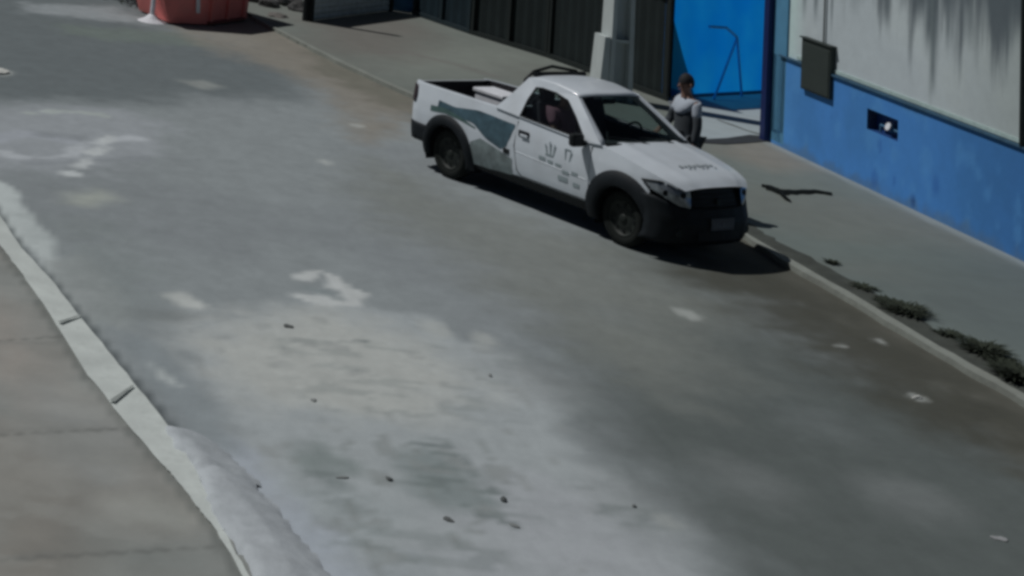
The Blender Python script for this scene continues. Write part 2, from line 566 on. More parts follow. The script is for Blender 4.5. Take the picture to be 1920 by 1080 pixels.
# splashes of pale
for q, r_ in (((1290, 590), .16), ((1720, 746), .09), ((5, 136), .25), ((670, 236), .12), ((820, 620), .22), ((905, 637), .22), ((1250, 978), .12), ((1575, 648), .05), ((1650, 640), .08), ((612, 305), .12)):
    p = G(q)
    col = blend(col, sstep(-np.hypot((X - p.x), (Y - p.y) * .6) + wy * r_, -r_, -r_ * .3) * .6, C3(136, 140, 138))
for k_, q in enumerate(((1040, 720), (1120, 760), (1180, 940), (1220, 990), (960, 690), (1150, 590), (1400, 900), (1540, 800), (1700, 930))):
    p = G(q)
    col = blend(col, sstep(-np.hypot((X - p.x) * .7, (Y - p.y) * .5) + warp * .3, -.4, -.05) * .3, C3(92, 98, 99) if k_ % 2 else C3(108, 112, 113))
n5 = fbm(X * 14, Y * 7, 2, 77)
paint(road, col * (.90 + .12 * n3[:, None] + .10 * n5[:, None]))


def strip(name, a, b_, mt, za=None, zb=None, face=None):
    n = len(a)
    v = [tuple(p) for p in a] + [tuple(p) for p in b_]
    f = [(i, i + 1, n + i + 1, n + i) for i in range(n - 1)]
    if face:                       # vertical face down from the a side
        v += [(p[0], p[1], face) for p in a]
        f += [(2 * n + i, 2 * n + i + 1, i + 1, i) for i in range(n - 1)]
    o = mesh_obj(name, v, f, mt)
    tag(o, kind='structure')
    return o


def dense(pts, n=6):
    out = []
    for i in range(len(pts) - 1):
        for k in range(n):
            out.append(pts[i].lerp(pts[i + 1], k / n))
    return out + [pts[-1]]


def jit(pts, a, seed=0):
    r = random.Random(seed)
    return [p + Vector((r.uniform(-a, a), r.uniform(-a, a) * .6, 0)) for p in pts]


kl_t = [Vector((p.x, p.y, PZ + .012)) for p in k_low]
ku_t = [Vector((p.x, p.y, PZ + .012)) for p in k_up]
kd_t = [Vector((p.x, p.y, PZ + .004)) for p in k_dirt]
strip('kerb', jit(dense(kl_t), .02, 1), jit(dense(ku_t), .012, 2), MT['kerb_dull'], face=-.01)
strip('dirt_strip', dense(ku_t[4:], 8), jit(dense(kd_t[4:], 8), .05, 4), MT['dirt']).location.z = -.003

# ---- right pavement
far_k = [Vector((p.x + .02, p.y, 0)) for p in ku_t]
poly = [(p.x, p.y) for p in far_k] + [(20, far_k[-1].y), (26, 48), (far_k[0].x - 1.5, 48)]
pav, X, Y = grid('pavement', 5, 20, 13, 48, .1, PZ - .001, MT['walk'], keep=lambda X, Y: sdist(poly, X, Y) > -.14)
n1, n2, n3 = fbm(X * .5, Y * .5, 4, 21), fbm(X * 2, Y * 2, 4, 22), fbm(X * 6, Y * 4, 3, 23)
warp = (n1 - .5) * .6 + (n2 - .5) * .3
col = np.tile(C3(80, 88, 86), (len(X), 1))
col = blend(col, sstep(Y, 24, 32), C3(88, 93, 89))  # paler further off, the light's falloff put into the colour
col = blend(col, sstep(n1, .4, .7) * .5, C3(84, 86, 82))
patch(P((700, 100), (900, 90), (1010, 115), (900, 140), (760, 150)), C3(97, 102, 97), .8, .8)
patch(P((560, 40), (700, 20), (800, 60), (760, 120), (640, 100)), C3(86, 84, 80), .8, .8)
patch(P((1380, 250), (1480, 290), (1560, 330), (1450, 330), (1330, 290)), C3(100, 97, 90), .4, .8)
patch(P((1640, 560), (1920, 680), (2200, 800), (2200, 560), (1920, 500), (1760, 480)), C3(70, 78, 78), .9, .8)  # right end darkened, light falloff painted into the pavement
# mortar line and dust where pavement meets wall
dw = ldist([(WA.x, WA.y), (WB.x + wd.x * 8, WB.y + wd.y * 8)], X, Y)
col = blend(col, sstep(-dw + warp * .2, -.28, -.1) * .5, C3(118, 126, 128))
col = blend(col, sstep(-ldist(P((715, 105), (760, 103), (850, 125), (930, 150)), X, Y) + warp * .2, -.16, -.04) * .4, C3(84, 80, 78))
for k_ in range(6):
    s_ = 1.2 + 1.9 * k_
    a_ = W3(s_, 0, .1); b_ = W3(s_ - .4, 0, 4.2)
    col = blend(col, sstep(-ldist([(a_.x, a_.y), (b_.x, b_.y)], X, Y), -.06, -.01) * .15, C3(64, 68, 66))
paint(pav, col * (.95 + .1 * n3[:, None]))

def line_strip(name, px, wdt, z, mt):
    q = [G(p, z) for p in px]
    a_, b__ = [], []
    for i, p in enumerate(q):
        d = (q[min(i + 1, len(q) - 1)] - q[max(i - 1, 0)]).normalized()
        n = Vector((-d.y, d.x, 0))
        a_.append(p + n * wdt[i] / 2)
        b__.append(p - n * wdt[i] / 2)
    return a_, b__



# ---- left kerb and pavement
LZ = .10
ko = P((-260, -60), (-150, 150), (-72, 290), (-2, 402), (41, 464), (104, 534), (190, 642), (262, 730), (328, 812), (350, 850), (384, 915), (408, 975), (462, 1070), (560, 1250), z=LZ)
ki = P((-330, -60), (-220, 150), (-90, 320), (0, 460), (36, 506), (79, 567), (166, 704), (225, 780), (303, 868), (326, 893), (368, 948), (396, 980), (452, 1072), (545, 1250), z=LZ)
strip('left_kerb', jit(dense(ko), .008, 5), jit(dense(ki), .008, 6), MT['kerb'], face=-.01)
pol = [(p.x + .09, p.y) for p in ki] + [(-9, 11), (-9, 46)]
lp, X, Y = grid('left_pavement', -9, 3, 11.2, 36, .06, LZ - .012, MT['walk'], keep=lambda X, Y: sdist(pol, X, Y) > -.03)
n1, n2, n3 = fbm(X * .9, Y * .7, 4, 31), fbm(X * 2.5, Y * 1.6, 4, 32), fbm(X * 6, Y * 4, 3, 33)
warp = (n1 - .5) * .8 + (n2 - .5) * .4
col = np.tile(C3(108, 111, 109), (len(X), 1))
col = blend(col, sstep(n1, .45, .65) * .6, C3(113, 111, 106))
patch(P((-60, 540), (80, 600), (120, 680), (60, 740), (-60, 700), z=LZ), C3(124, 118, 112), .5, .7)
patch(P((60, 720), (200, 760), (260, 840), (200, 900), (60, 860), z=LZ), C3(112, 115, 114), .5, .8)
patch(P((-60, 800), (60, 860), (140, 960), (100, 1100), (-60, 1100), z=LZ), C3(100, 98, 93), .4, .8)
patch(P((110, 930), (240, 930), (280, 1000), (180, 1030), (100, 1010), z=LZ), C3(97, 96, 92), .3, .8)
patch(P((215, 935), (280, 925), (380, 975), (350, 990), (240, 975), z=LZ), C3(122, 124, 120), .2, .8, .5)
patch(P((200, 1000), (330, 1000), (420, 1040), (470, 1100), (200, 1100), z=LZ), C3(100, 104, 102), .4, .8)
for pts in (((0, 805), (80, 800), (210, 802)), ((0, 640), (100, 640)), ((0, 1042), (90, 1035))):
    col = blend(col, sstep(-ldist(P(*pts, z=LZ), X, Y) + (n2 - .5) * .08, -.06, -.01) * .35, C3(88, 90, 88))
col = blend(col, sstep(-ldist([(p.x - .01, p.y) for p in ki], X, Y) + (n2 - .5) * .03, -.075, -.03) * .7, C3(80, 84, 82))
n7 = fbm(X * 1.6, Y * 2.6, 5, 95)
col = blend(col, sstep(n7, .54, .70) * .25, C3(96, 97, 93))
col = blend(col, sstep(-n7, -.46, -.32) * .3, C3(124, 126, 123))
for (q0, q1) in (((-60, 640), (120, 628)), ((-60, 815), (250, 800)), ((-60, 1050), (430, 1020))):
    col = blend(col, sstep(-ldist(P(q0, q1, z=LZ), X, Y) + (n2 - .5) * .04, -.035, -.008) * .5, C3(74, 76, 74))
paint(lp, col * (.93 + .14 * n3[:, None]))

for (p0, p1) in (((112, 604), (152, 590)), ((210, 752), (250, 722))):
    a_, b__ = line_strip('x', [p0, p1], [.05, .02], LZ + .016, None)
    strip('kerb_joint', a_, b__, mat('joint_mortar', (.30, .33, .32), .9))

# ---- lump of mortar forming a small ramp over the kerb
mp = P((318, 822), (335, 806), (380, 808), (432, 850), (470, 890), (540, 970), (620, 1080), (670, 1180), (700, 1300), (590, 1300), (500, 1130), (418, 1000), (392, 945), (362, 895), (318, 842), z=.06)
x0, x1, y0, y1 = 1.5, 3.9, 11.6, 16.3
st = .04
nx, ny = int((x1 - x0) / st), int((y1 - y0) / st)
XX, YY = np.meshgrid(np.linspace(x0, x1, nx), np.linspace(y0, y1, ny))
dd = sdist(mp, XX, YY) + (fbm(XX * 3, YY * 3, 3, 41) - .5) * .22
kod = [(p.x, p.y) for p in ko]
rd = ldist(P((350, 802), (385, 808), (440, 850), (480, 890), (550, 970), (635, 1080), (690, 1180), (720, 1300), z=.0), XX, YY)
hh = np.clip(rd / .40, 0, 1) ** 1.1 * .118 * sstep(dd, -.06, .03) + sstep(dd, 0, .15) * .035 * (fbm(XX * 5, YY * 5, 4, 42) - .3) + .006
# crease across the lump
cr_ = ldist(P((345, 905), (385, 885), (440, 885), z=.06), XX, YY)
hh = hh - sstep(-cr_, -.07, 0) * .022
kp = dd > -.06
idx = np.arange(nx * ny).reshape(ny, nx)
q = np.stack([idx[:-1, :-1], idx[:-1, 1:], idx[1:, 1:], idx[1:, :-1]], -1)
q = q[kp[:-1, :-1] & kp[:-1, 1:] & kp[1:, 1:] & kp[1:, :-1]].reshape(-1, 4)
vv = np.stack([XX.ravel(), YY.ravel(), np.maximum(hh, .003).ravel()], 1)
us = np.unique(q)
mm = np.full(nx * ny, -1)
mm[us] = np.arange(len(us))
o = mesh_obj('concrete_ramp', vv[us].tolist(), mm[q].tolist(), MT['mortar'], smooth=True)
tag(o, kind='structure')

# ---- driveway slab and threshold
sheetA, sheetB = G((1240, 184), PZ), G((1440, 173), PZ)
sd_ = (sheetB - sheetA).normalized()
sheetC = sheetB + sd_ * 2.2
corner = W3(-.1, PZ, 0) - wn * 3.2
sl_ = P((1318, 262), (1442, 259), z=PZ)
poly = [sl_[0], sl_[1], W3(0, PZ, .05), W3(0, PZ, -.05), corner, sheetC, sheetA + sd_ * .0, G((1262, 195), PZ), G((1290, 225), PZ)]
o = mesh_obj('driveway', [(p.x, p.y, PZ + .006) for p in poly], [tuple(range(len(poly)))], MT['slab'])
tag(o, kind='structure')


a_, b__ = line_strip('x', [(1296, 263), (1345, 265), (1380, 263), (1425, 258), (1443, 259)], [.2, .3, .3, .36, .25], PZ + .010, None)
strip('driveway_joint', a_, b__, MT['joint'])
a_, b__ = line_strip('x', [(1345, 224), (1370, 233), (1400, 244), (1440, 256)], [.04, .09, .06, .16], PZ + .011, None)
strip('gate_track', a_, b__, mat('track_grime', (.16, .18, .18), .9))

# ------------------------------------------------------------------ the wall
WH, WL = 4.2, 13.0
zb = WP((1745, 211))[1]
root = empty('painted_wall', W3(0, 0, 0))
tag(root, 'long street wall, blue below and mould-streaked white above, at the right', 'wall')


def wall_grid(name, s0, s1, z0, z1, out, st, zfun=None):
    ns, nz_ = max(2, int((s1 - s0) / st)), max(2, int((z1 - z0) / st))
    SS, ZZ = np.meshgrid(np.linspace(s0, s1, ns), np.linspace(z0, z1, nz_))
    vx = wd.x * SS + wn.x * out
    vy = wd.y * SS + wn.y * out
    idx = np.arange(ns * nz_).reshape(nz_, ns)
    q = np.stack([idx[:-1, :-1], idx[:-1, 1:], idx[1:, 1:], idx[1:, :-1]], -1).reshape(-1, 4)
    o = mesh_obj(name, np.stack([vx.ravel(), vy.ravel(), ZZ.ravel()], 1).tolist(), q.tolist(), MT['wall'], root)
    return o, SS.ravel(), ZZ.ravel()


CW = lambda r_, g_, b_: lin(r_, g_, b_) * 2.12
# blue base course, standing 3 cm proud; niche opening left in it
nL, nT = WP((1630, 203)); nR, nB = WP((1687, 262))
nT = WP((1630, 203))[1]; nB = WP((1630, 242))[1]


def blue_cols(SS, ZZ):
    n1, n2 = fbm(SS * 1.2, ZZ * 1.2, 4, 51), fbm(SS * 5, ZZ * 3, 4, 52)
    c = np.tile(CW(48, 98, 152), (len(SS), 1))
    c = blend(c, sstep(n1, .4, .7) * .6, CW(44, 92, 140))
    c = blend(c, sstep(SS, 3.2, 6.5) * .75, CW(33, 75, 118))  # blue darkens along the wall, light falloff painted in
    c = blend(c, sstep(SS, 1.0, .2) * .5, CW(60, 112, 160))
    # grime low down and a few scuffs
    c = blend(c, sstep(n2, .58, .72) * .35, CW(62, 112, 158))
    c = blend(c, sstep(-(ZZ - PZ) + (n2 - .5) * .35, -.16, 0) * .6, CW(56, 78, 100))
    c = blend(c, sstep(-np.abs(ZZ - zb + .02) + (n2 - .5) * .08, -.03, 0) * .5, CW(30, 62, 92))  # thin shadow line beneath the ledge, painted on
    for (px, r_) in (((1643, 335), .09), ((1680, 340), .08), ((1716, 376), .05), ((1655, 275), .06), ((1562, 220), .05), ((1760, 350), .12)):
        s_, z_ = WP(px)
        c = blend(c, sstep(-np.hypot(SS - s_, (ZZ - z_) * .6) + (n2 - .5) * .12, -r_, -r_ * .3) * .6, CW(28, 72, 128))
    s_, z_ = WP((1716, 378))
    c = blend(c, sstep(-np.hypot(SS - s_, (ZZ - z_) * .6) + (n2 - .5) * .03, -.05, -.01) * .8, CW(20, 48, 80))
    return c


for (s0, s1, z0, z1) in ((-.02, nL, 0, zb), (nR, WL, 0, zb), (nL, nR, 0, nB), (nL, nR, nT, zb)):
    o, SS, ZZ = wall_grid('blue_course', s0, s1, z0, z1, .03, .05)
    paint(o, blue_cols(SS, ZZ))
# ledge on top of the course
mb = MB()
mb.box((wd * (WL / 2 + .1) + wn * .03 + Vector((0, 0, zb + .012))), (WL - .2, .075, .024), ax=(wd, wn, (0, 0, 1)))
mb.build('ledge', mat('ledge_paint', (.035, .10, .17), .8, noise=.3), root)
mb = MB()
mb.box((wd * (WL / 2 + .3) + wn * .005 + Vector((0, 0, zb + .065))), (WL - .66, .02, .05), ax=(wd, wn, (0, 0, 1)))
mb.build('pale_edge_strip', mat('pale_green_paint', (.42, .54, .52), .8, noise=.15), root)
# white upper part, streaked with mould
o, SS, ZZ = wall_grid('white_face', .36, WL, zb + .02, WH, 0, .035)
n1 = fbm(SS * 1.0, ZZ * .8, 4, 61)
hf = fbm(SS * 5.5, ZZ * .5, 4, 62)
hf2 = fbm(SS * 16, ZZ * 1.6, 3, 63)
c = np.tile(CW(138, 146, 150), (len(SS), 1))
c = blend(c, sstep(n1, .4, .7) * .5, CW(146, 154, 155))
c = blend(c, sstep(SS, 3.4, 6.5) * .75, CW(116, 124, 122))  # white darkens along the wall for the same painted falloff
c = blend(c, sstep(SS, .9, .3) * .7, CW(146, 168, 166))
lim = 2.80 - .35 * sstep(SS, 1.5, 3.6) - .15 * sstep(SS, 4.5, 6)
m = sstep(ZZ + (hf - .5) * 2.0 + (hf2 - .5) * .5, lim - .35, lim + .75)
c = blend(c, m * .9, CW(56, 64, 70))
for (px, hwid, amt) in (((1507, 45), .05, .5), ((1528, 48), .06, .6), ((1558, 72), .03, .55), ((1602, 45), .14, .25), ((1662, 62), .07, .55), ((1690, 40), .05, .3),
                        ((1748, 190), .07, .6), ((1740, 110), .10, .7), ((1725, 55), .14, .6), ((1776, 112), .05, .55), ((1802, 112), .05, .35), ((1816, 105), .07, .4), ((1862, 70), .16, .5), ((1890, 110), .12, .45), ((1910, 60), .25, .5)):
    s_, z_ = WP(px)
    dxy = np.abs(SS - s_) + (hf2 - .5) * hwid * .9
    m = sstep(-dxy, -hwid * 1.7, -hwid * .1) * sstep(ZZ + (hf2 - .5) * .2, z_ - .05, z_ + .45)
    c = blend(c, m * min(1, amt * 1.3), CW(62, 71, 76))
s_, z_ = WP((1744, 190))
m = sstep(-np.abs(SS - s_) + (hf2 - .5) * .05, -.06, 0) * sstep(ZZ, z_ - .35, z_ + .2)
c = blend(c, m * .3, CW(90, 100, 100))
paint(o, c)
# corner pilaster, blue all the way up
mb = MB()
mb.box(wd * .17 + wn * -.09 + Vector((0, 0, WH / 2 + .05)), (.38, .24, WH - .1), ax=(wd, wn, (0, 0, 1)))
mb.build('corner_pilaster', mat('pilaster_blue', (.09, .27, .44), .7, noise=.1, scale=3), root)
# the body of the wall and its coping
mb = MB()
mb.box(wd * (WL / 2 + .1) + wn * -.16 + Vector((0, 0, zb + (WH - zb) / 2 + .1)), (WL - .3, .30, WH - zb - .2), ax=(wd, wn, (0, 0, 1)))
mb.box(wd * ((nR + WL) / 2) + wn * -.15 + Vector((0, 0, zb / 2)), (WL - nR, .30, zb), ax=(wd, wn, (0, 0, 1)))
mb.box(wd * ((nL) / 2) + wn * -.15 + Vector((0, 0, zb / 2)), (nL, .30, zb), ax=(wd, wn, (0, 0, 1)))
mb.build('core', MT['mortar'], root)
mb = MB()
mb.box(wd * (WL / 2) + wn * -.13 + Vector((0, 0, WH + .04)), (WL + .1, .42, .08), ax=(wd, wn, (0, 0, 1)))
mb.build('coping', MT['kerb_dull'], root)
# niche lining
mb = MB()
dn = .16
for (c0, d_) in ((((nL + nR) / 2, nB - .01), (nR - nL, .02)), (((nL + nR) / 2, nT + .01), (nR - nL, .02)), ((nL - .01, (nB + nT) / 2), (.02, nT - nB + .04)), ((nR + .01, (nB + nT) / 2), (.02, nT - nB + .04))):
    mb.box(wd * c0[0] + wn * (.03 - dn / 2 - .002) + Vector((0, 0, c0[1])), (d_[0], dn, d_[1]), ax=(wd, wn, (0, 0, 1)))
mb.box(wd * ((nL + nR) / 2) + wn * (.03 - dn) + Vector((0, 0, (nB + nT) / 2)), (nR - nL, .02, nT - nB), ax=(wd, wn, (0, 0, 1)))
mb.build('niche', mat('niche_blue', (.006, .05, .20), .7, noise=.3), root)
# water meter in the niche
sM, zM = WP((1665, 236))
mr_ = empty('water_meter', W3(sM, nB, -.06))
tag(mr_, 'small water meter with a bright white dial inside the blue wall niche', 'meter')
mb = MB()
mb.tube([wd * -.26 + Vector((0, 0, .10)), wd * .2 + Vector((0, 0, .10))], .018)
mb.tube([wd * -.26 + Vector((0, 0, .10)), wd * -.26 + Vector((0, 0, .01))], .018)
mb.build('pipe', MT['bluedull'], mr_)
mb = MB()
mb.tube([wn * -.03 + Vector((0, 0, .1)), wn * .05 + Vector((0, 0, .13))], .06, 14)
mb.build('meter_body', MT['bluedull'], mr_)
mb = MB()
mb.tube([wn * .052 + Vector((0, 0, .132)), wn * .066 + Vector((0, 0, .138))], .055, 14)
mb.build('dial', MT['white'], mr_)

# meter box on the wall
bL, bT = WP((1514, 71)); bR, bB = WP((1565, 181))
bB = WP((1513, 167))[1]
bT = WP((1514, 71))[1]
mr_ = empty('meter_box', W3((bL + bR) / 2, bB, 0))
tag(mr_, 'dark grey electricity meter box mounted high on the white and blue wall', 'meter box')
wdt, hgt = bR - bL, bT - bB
mb = MB()
mb.box(wn * .045 + Vector((0, 0, hgt / 2)), (wdt, .09, hgt), ax=(wd, wn, (0, 0, 1)))
mb.build('case', MT['box'], mr_, bevel=.008)
mb = MB()
mb.box(wn * .094 + Vector((0, 0, hgt / 2 - .02)), (wdt - .05, .012, hgt - .09), ax=(wd, wn, (0, 0, 1)))
mb.build('door', MT['box'], mr_, bevel=.004)
mb = MB()
mb.box(wn * .055 + Vector((0, 0, hgt + .010)), (wdt + .05, .12, .02), ax=(wd, wn, (0, 0, 1)))
mb.build('hood', mat('box_hood', (.03, .04, .038), .6), mr_)
mb = MB()
mb.tube([wn * .03 + wd * .1 + Vector((0, 0, hgt + .02)), wn * .03 + wd * .1 + Vector((0, 0, hgt + 1.9))], .016)
mb.build('conduit', mat('conduit_grey', (.22, .24, .24), .7), mr_)

# dark blue gate post at the corner
gp = MB()
gp.box((0, 0, 1.6), (.15, .14, 3.2), ax=(wd, wn, (0, 0, 1)))
o = gp.build('gate_post', MT['navy'], bevel=.006)
o.location = W3(-.10, PZ, .05)
tag(o, 'dark navy gate post at the corner of the blue and white wall', 'post')
# downpipe right at the far right
sR, _ = WP((1917, 200))
mb = MB()
mb.tube([(0, 0, 0), (0, 0, 2.8)], .035, 12)
o = mb.build('drain_pipe', MT['gate'])
o.location = W3(sR + .07, zb + .03, .05)
tag(o, 'dark vertical pipe on the white wall at the right edge of the view', 'pipe')

# ------------------------------------------------------------------ driveway back wall, made a translucent sheet so the sun glows through
SH = 1.68
rt = empty('blue_wall_sheet', sheetA + Vector((0, 0, 0)))
tag(rt, 'tall bright blue wall at the back of the driveway, made translucent to glow', 'wall sheet')
ln = (sheetC - sheetA).length
mb = MB()
nseg = 60
v, f = [], []
nrm = Vector((sd_.y, -sd_.x, 0))
for i in range(nseg + 1):
    s_ = ln * i / nseg
    o_ = math.sin(s_ * 9) * .008
    p = sd_ * s_ + nrm * o_
    v += [(p.x, p.y, .015), (p.x, p.y, SH)]
f = [(2 * i, 2 * i + 2, 2 * i + 3, 2 * i + 1) for i in range(nseg)]
mesh_obj('sheet', v, f, MT['sheet'], rt, True)
mb = MB()
mb.box(sd_ * (ln / 2) - nrm * -.03 + Vector((0, 0, .02)), (ln, .05, .05), ax=(sd_, nrm, (0, 0, 1)))
mb.build('bottom_rail', MT['bluedull'], rt)
mb = MB()
mb.box(sd_ * (ln / 2) + nrm * .03 + Vector((0, 0, SH)), (ln, .05, .05), ax=(sd_, nrm, (0, 0, 1)))
mb.build('top_rail', MT['bluedull'], rt)
# folding trestle standing against the sheet


def SP(px, out=.12):
    d = fw + rv * ((px[0] - CX) / F) - uv * ((px[1] - CY) / F)
    a0 = sheetA + nrm * out
    t = (a0.x * nrm.x + a0.y * nrm.y) / (d.x * nrm.x + d.y * nrm.y)
    p = d * t
    return Vector((p.x, p.y, CAMH + p.z))


base = SP((1390, 172), .25)
tr = empty('folding_trestle', Vector((base.x, base.y, PZ)))
tag(tr, 'thin blue metal trestle standing in front of the blue sheet', 'trestle')
tp_ = SP((1382, 70), .16) - tr.location
l1 = SP((1391, 174), .22) - tr.location
l2 = SP((1340, 152), .30) - tr.location
l2.z = .02
l1.z = .02
for a0, b0 in ((tp_, l1), (tp_, l2)):
    mb = MB()
    mb.tube([a0, b0], .022)
    mb.build('leg', MT['brace'], tr)
tp2 = SP((1330, 50), .16) - tr.location
mb = MB()
mb.tube([tp_, SP((1362, 52), .16) - tr.location, tp2], .025)
mb.build('crossbar', MT['brace'], tr)

# ------------------------------------------------------------------ dark gates on the left
ga = P((1256, 190), (1030, 108), (885, 64), (777, 27), z=PZ)
GH = 1.72
labels = ['wide dark sheet-metal gate directly behind the truck and the concrete pole', 'dark garage gate left of the one behind the pole', 'dark bluish gate next to the blue pier at the far end of the row']
for i in range(3):
    a0, b0 = ga[i], ga[i + 1]
    L = (b0 - a0).length
    d = (b0 - a0).normalized()
    n = Vector((-d.y, d.x, 0))
    if n.x > 0: n = -n
    rt = empty('garage_gate', a0)
    tag(rt, labels[i], 'gate', 'row of dark garage gates')
    m_ = MT['gate2'] if i == 2 else MT['gate']
    mb = MB()
    v, f = [], []
    ns = int(L / .12)
    for k in range(ns + 1):
        p = d * (L * k / ns) + n * (.012 if k % 2 else -.012)
        v += [(p.x, p.y, .06), (p.x, p.y, GH)]
    f = [(2 * k, 2 * k + 2, 2 * k + 3, 2 * k + 1) for k in range(ns)]
    mesh_obj('panel', v, f, m_, rt)
    mb = MB()
    for k in range(3):
        mb.box(d * (.05 + (L - .1) * k / 2) + n * .04 + Vector((0, 0, GH / 2)), (.07, .05, GH), ax=(d, n, (0, 0, 1)))
    mb.box(d * (L / 2) + n * .04 + Vector((0, 0, GH)), (L, .06, .06), ax=(d, n, (0, 0, 1)))
    mb.box(d * (L / 2) + n * .045 + Vector((0, 0, .05)), (L, .05, .07), ax=(d, n, (0, 0, 1)))
    mb.build('frame', mat('gate_frame%d' % i, ((.012, .018, .018), (.013, .019, .019), (.014, .028, .036))[i], .55), rt)
# blue pier beyond
o = MB()
pa, pb = P((778, 24), (735, 20), z=PZ)
d = (pb - pa).normalized(); n = Vector((-d.y, d.x, 0))
o.box(d * ((pb - pa).length / 2) + Vector((0, 0, .65)), ((pb - pa).length, .35, 1.3), ax=(d, n, (0, 0, 1)))
o = o.build('wall_pier', MT['bluedull'], bevel=.01)
o.location = pa + Vector((0, .2, 0))
tag(o, 'dull blue masonry pier between the dark gates and the slate shutter', 'pier')
# slate shutter
pa, pb = P((735, 24), (584, 44), z=PZ)
pb = pa.lerp(pb, 1.0)
d = (pb - pa).normalized(); n = Vector((-d.y, d.x, 0))
L = (pb - pa).length
rt = empty('roller_shutter', pa + Vector((0, .25, 0)))
tag(rt, 'low slate grey roller shutter at the top of the street between post and blue pier', 'shutter')
v, f = [], []
ns = 22
for k in range(ns + 1):
    o_ = n * (.02 if k % 2 else 0)
    z_ = 1.1 * k / ns
    v += [tuple(o_ + Vector((0, 0, z_))), tuple(d * L + o_ + Vector((0, 0, z_)))]
f = [(2 * k, 2 * k + 1, 2 * k + 3, 2 * k + 2) for k in range(ns)]
mesh_obj('slats', v, f, MT['shutter'], rt)
mb = MB()
mb.box(Vector((0, 0, .55)), (.1, .12, 1.1), ax=(d, n, (0, 0, 1)))
mb.build('guide_rail', MT['gate'], rt)
mb = MB()
mb.box(d * L + Vector((0, 0, .55)), (.1, .12, 1.1), ax=(d, n, (0, 0, 1)))
mb.build('guide_rail', MT['gate'], rt)
# thin dark post with foot
pl = G((573, 44), 0)
rt = empty('metal_post', pl)
tag(rt, 'thin dark post on a flat foot beside the slate shutter', 'post')
mb = MB(); mb.tube([(0, 0, .03), (0, 0, 2.6)], .075, 12); mb.build('shaft', MT['black'], rt)
mb = MB(); mb.box((.05, 0, .02), (.55, .4, .04)); mb.build('foot', MT['black'], rt, bevel=.01)
mb = MB(); mb.tube([(.1, -.02, .03), (.1, -.02, 2.6)], .025, 8); mb.build('conduit', MT['pole'], rt)
# distant wall closing the street behind the skip
wf = P((300, -75), (585, -15), z=0)
d = (wf[1] - wf[0]); L = d.length; d.normalize(); n = Vector((-d.y, d.x, 0))
o = MB(); o.box(d * L / 2 + Vector((0, 0, 1.2)), (L, .2, 2.4), ax=(d, n, (0, 0, 1)))
o = o.build('yard_wall', MT['mortar']); o.location = wf[0]
tag(o, 'plain grey yard wall behind the red skip', 'wall')

# ------------------------------------------------------------------ utility pole (double-T concrete)
pb = G((1152, 186), PZ)
rt = empty('utility_pole', pb)
tag(rt, 'concrete utility pole of double T section behind the pickup cab', 'pole')
A, B = .40, .40            # depth along wn, width along wd direction
H = 8.5
ax = (wn, wd, Vector((0, 0, 1)))


def pole_sec(z, sc):
    a, b_ = .21 * sc, .21 * sc
    fl, wb = .065 * sc, .05
    return a, b_, fl, wb


mb = MB()
for (u0_, u1_, w0_, w1_) in ((.13, .21, -.21, .21), (-.21, -.13, -.21, .21), (-.13, .13, -.05, .05)):
    v = []
    for z, s_ in ((0, 1.0), (H, .5)):
        for (a_, b_) in ((u0_, w0_), (u1_, w0_), (u1_, w1_), (u0_, w1_)):
            p = wn * a_ * s_ + wd * b_ * s_ + Vector((0, 0, z))
            v.append(p)
    mb.add(v, [(0, 3, 2, 1), (4, 5, 6, 7), (0, 1, 5, 4), (1, 2, 6, 5), (2, 3, 7, 6), (3, 0, 4, 7)])
for z in np.arange(.95, 8, 1.0):
    s_ = 1 - .5 * z / H
    mb.box(wd * .12 * s_ + Vector((0, 0, z)), (.27 * s_, .14 * s_, .05), ax=ax)
mb.build('shaft', MT['pole'], rt)
mb = MB()
v = []
for z, o_ in ((0, .17), (1.0, .10)):
    for (a_, b_) in ((.21, -.2), (.21 + o_, -.2), (.21 + o_, .19), (.21, .19)):
        v.append(wn * (a_ if a_ == .21 else a_) + wd * b_ + Vector((0, 0, z)))
mb.add(v, [(0, 3, 2, 1), (4, 5, 6, 7), (0, 1, 5, 4), (1, 2, 6, 5), (2, 3, 7, 6), (3, 0, 4, 7)])
mb.build('base_collar', MT['pole'], rt)

# ------------------------------------------------------------------ red skip
A_, B_, C_ = G((318, 46)), G((382, 49)), G((462, 38))
cen = (A_ + B_ + C_) / 3
m_ = Vector((-.62, .78, 0))
rt = empty('waste_skip', cen)
tag(rt, 'faded red metal skip with a sloped end at the top of the street', 'skip')
foot = [A_, B_, C_, C_ + m_ * 1.3, A_ + m_ * 1.1 + Vector((.2, .2, 0))]
foot = [p - cen for p in foot]
topo = [Vector((-.50, -.05, 0)), Vector((-.02, -.06, 0)), Vector((.06, .02, 0)), Vector((0, .05, 0)), Vector((-.45, 0, 0))]
v = [p + Vector((0, 0, .03)) for p in foot] + [p + o_ + Vector((0, 0, 1.25)) for p, o_ in zip(foot, topo)]
mb = MB()
mb.add(v, [(4, 3, 2, 1, 0)] + [(i, (i + 1) % 5, 5 + (i + 1) % 5, 5 + i) for i in range(5)])
b_o = mb.build('body', MT['red'], rt)
sm = b_o.modifiers.new('s', 'SOLIDIFY'); sm.thickness = .03
mb = MB()
for i in range(5):
    mb.tube([v[5 + i], v[5 + (i + 1) % 5]], .045, 8)
mb.build('rim', MT['red'], rt)
for tt in (.12, .5, .88):
    mb = MB()
    p0 = v[1].lerp(v[2], tt); p1 = v[6].lerp(v[7], tt)
    nn = Vector((.78, -.62, 0)) * .03
    mb.box((p0 + p1) / 2 + nn, (.07, .05, 1.2), ax=((v[2] - v[1]), nn, (p1 - p0)))
    mb.build('rib', MT['red'], rt)
mb = MB()
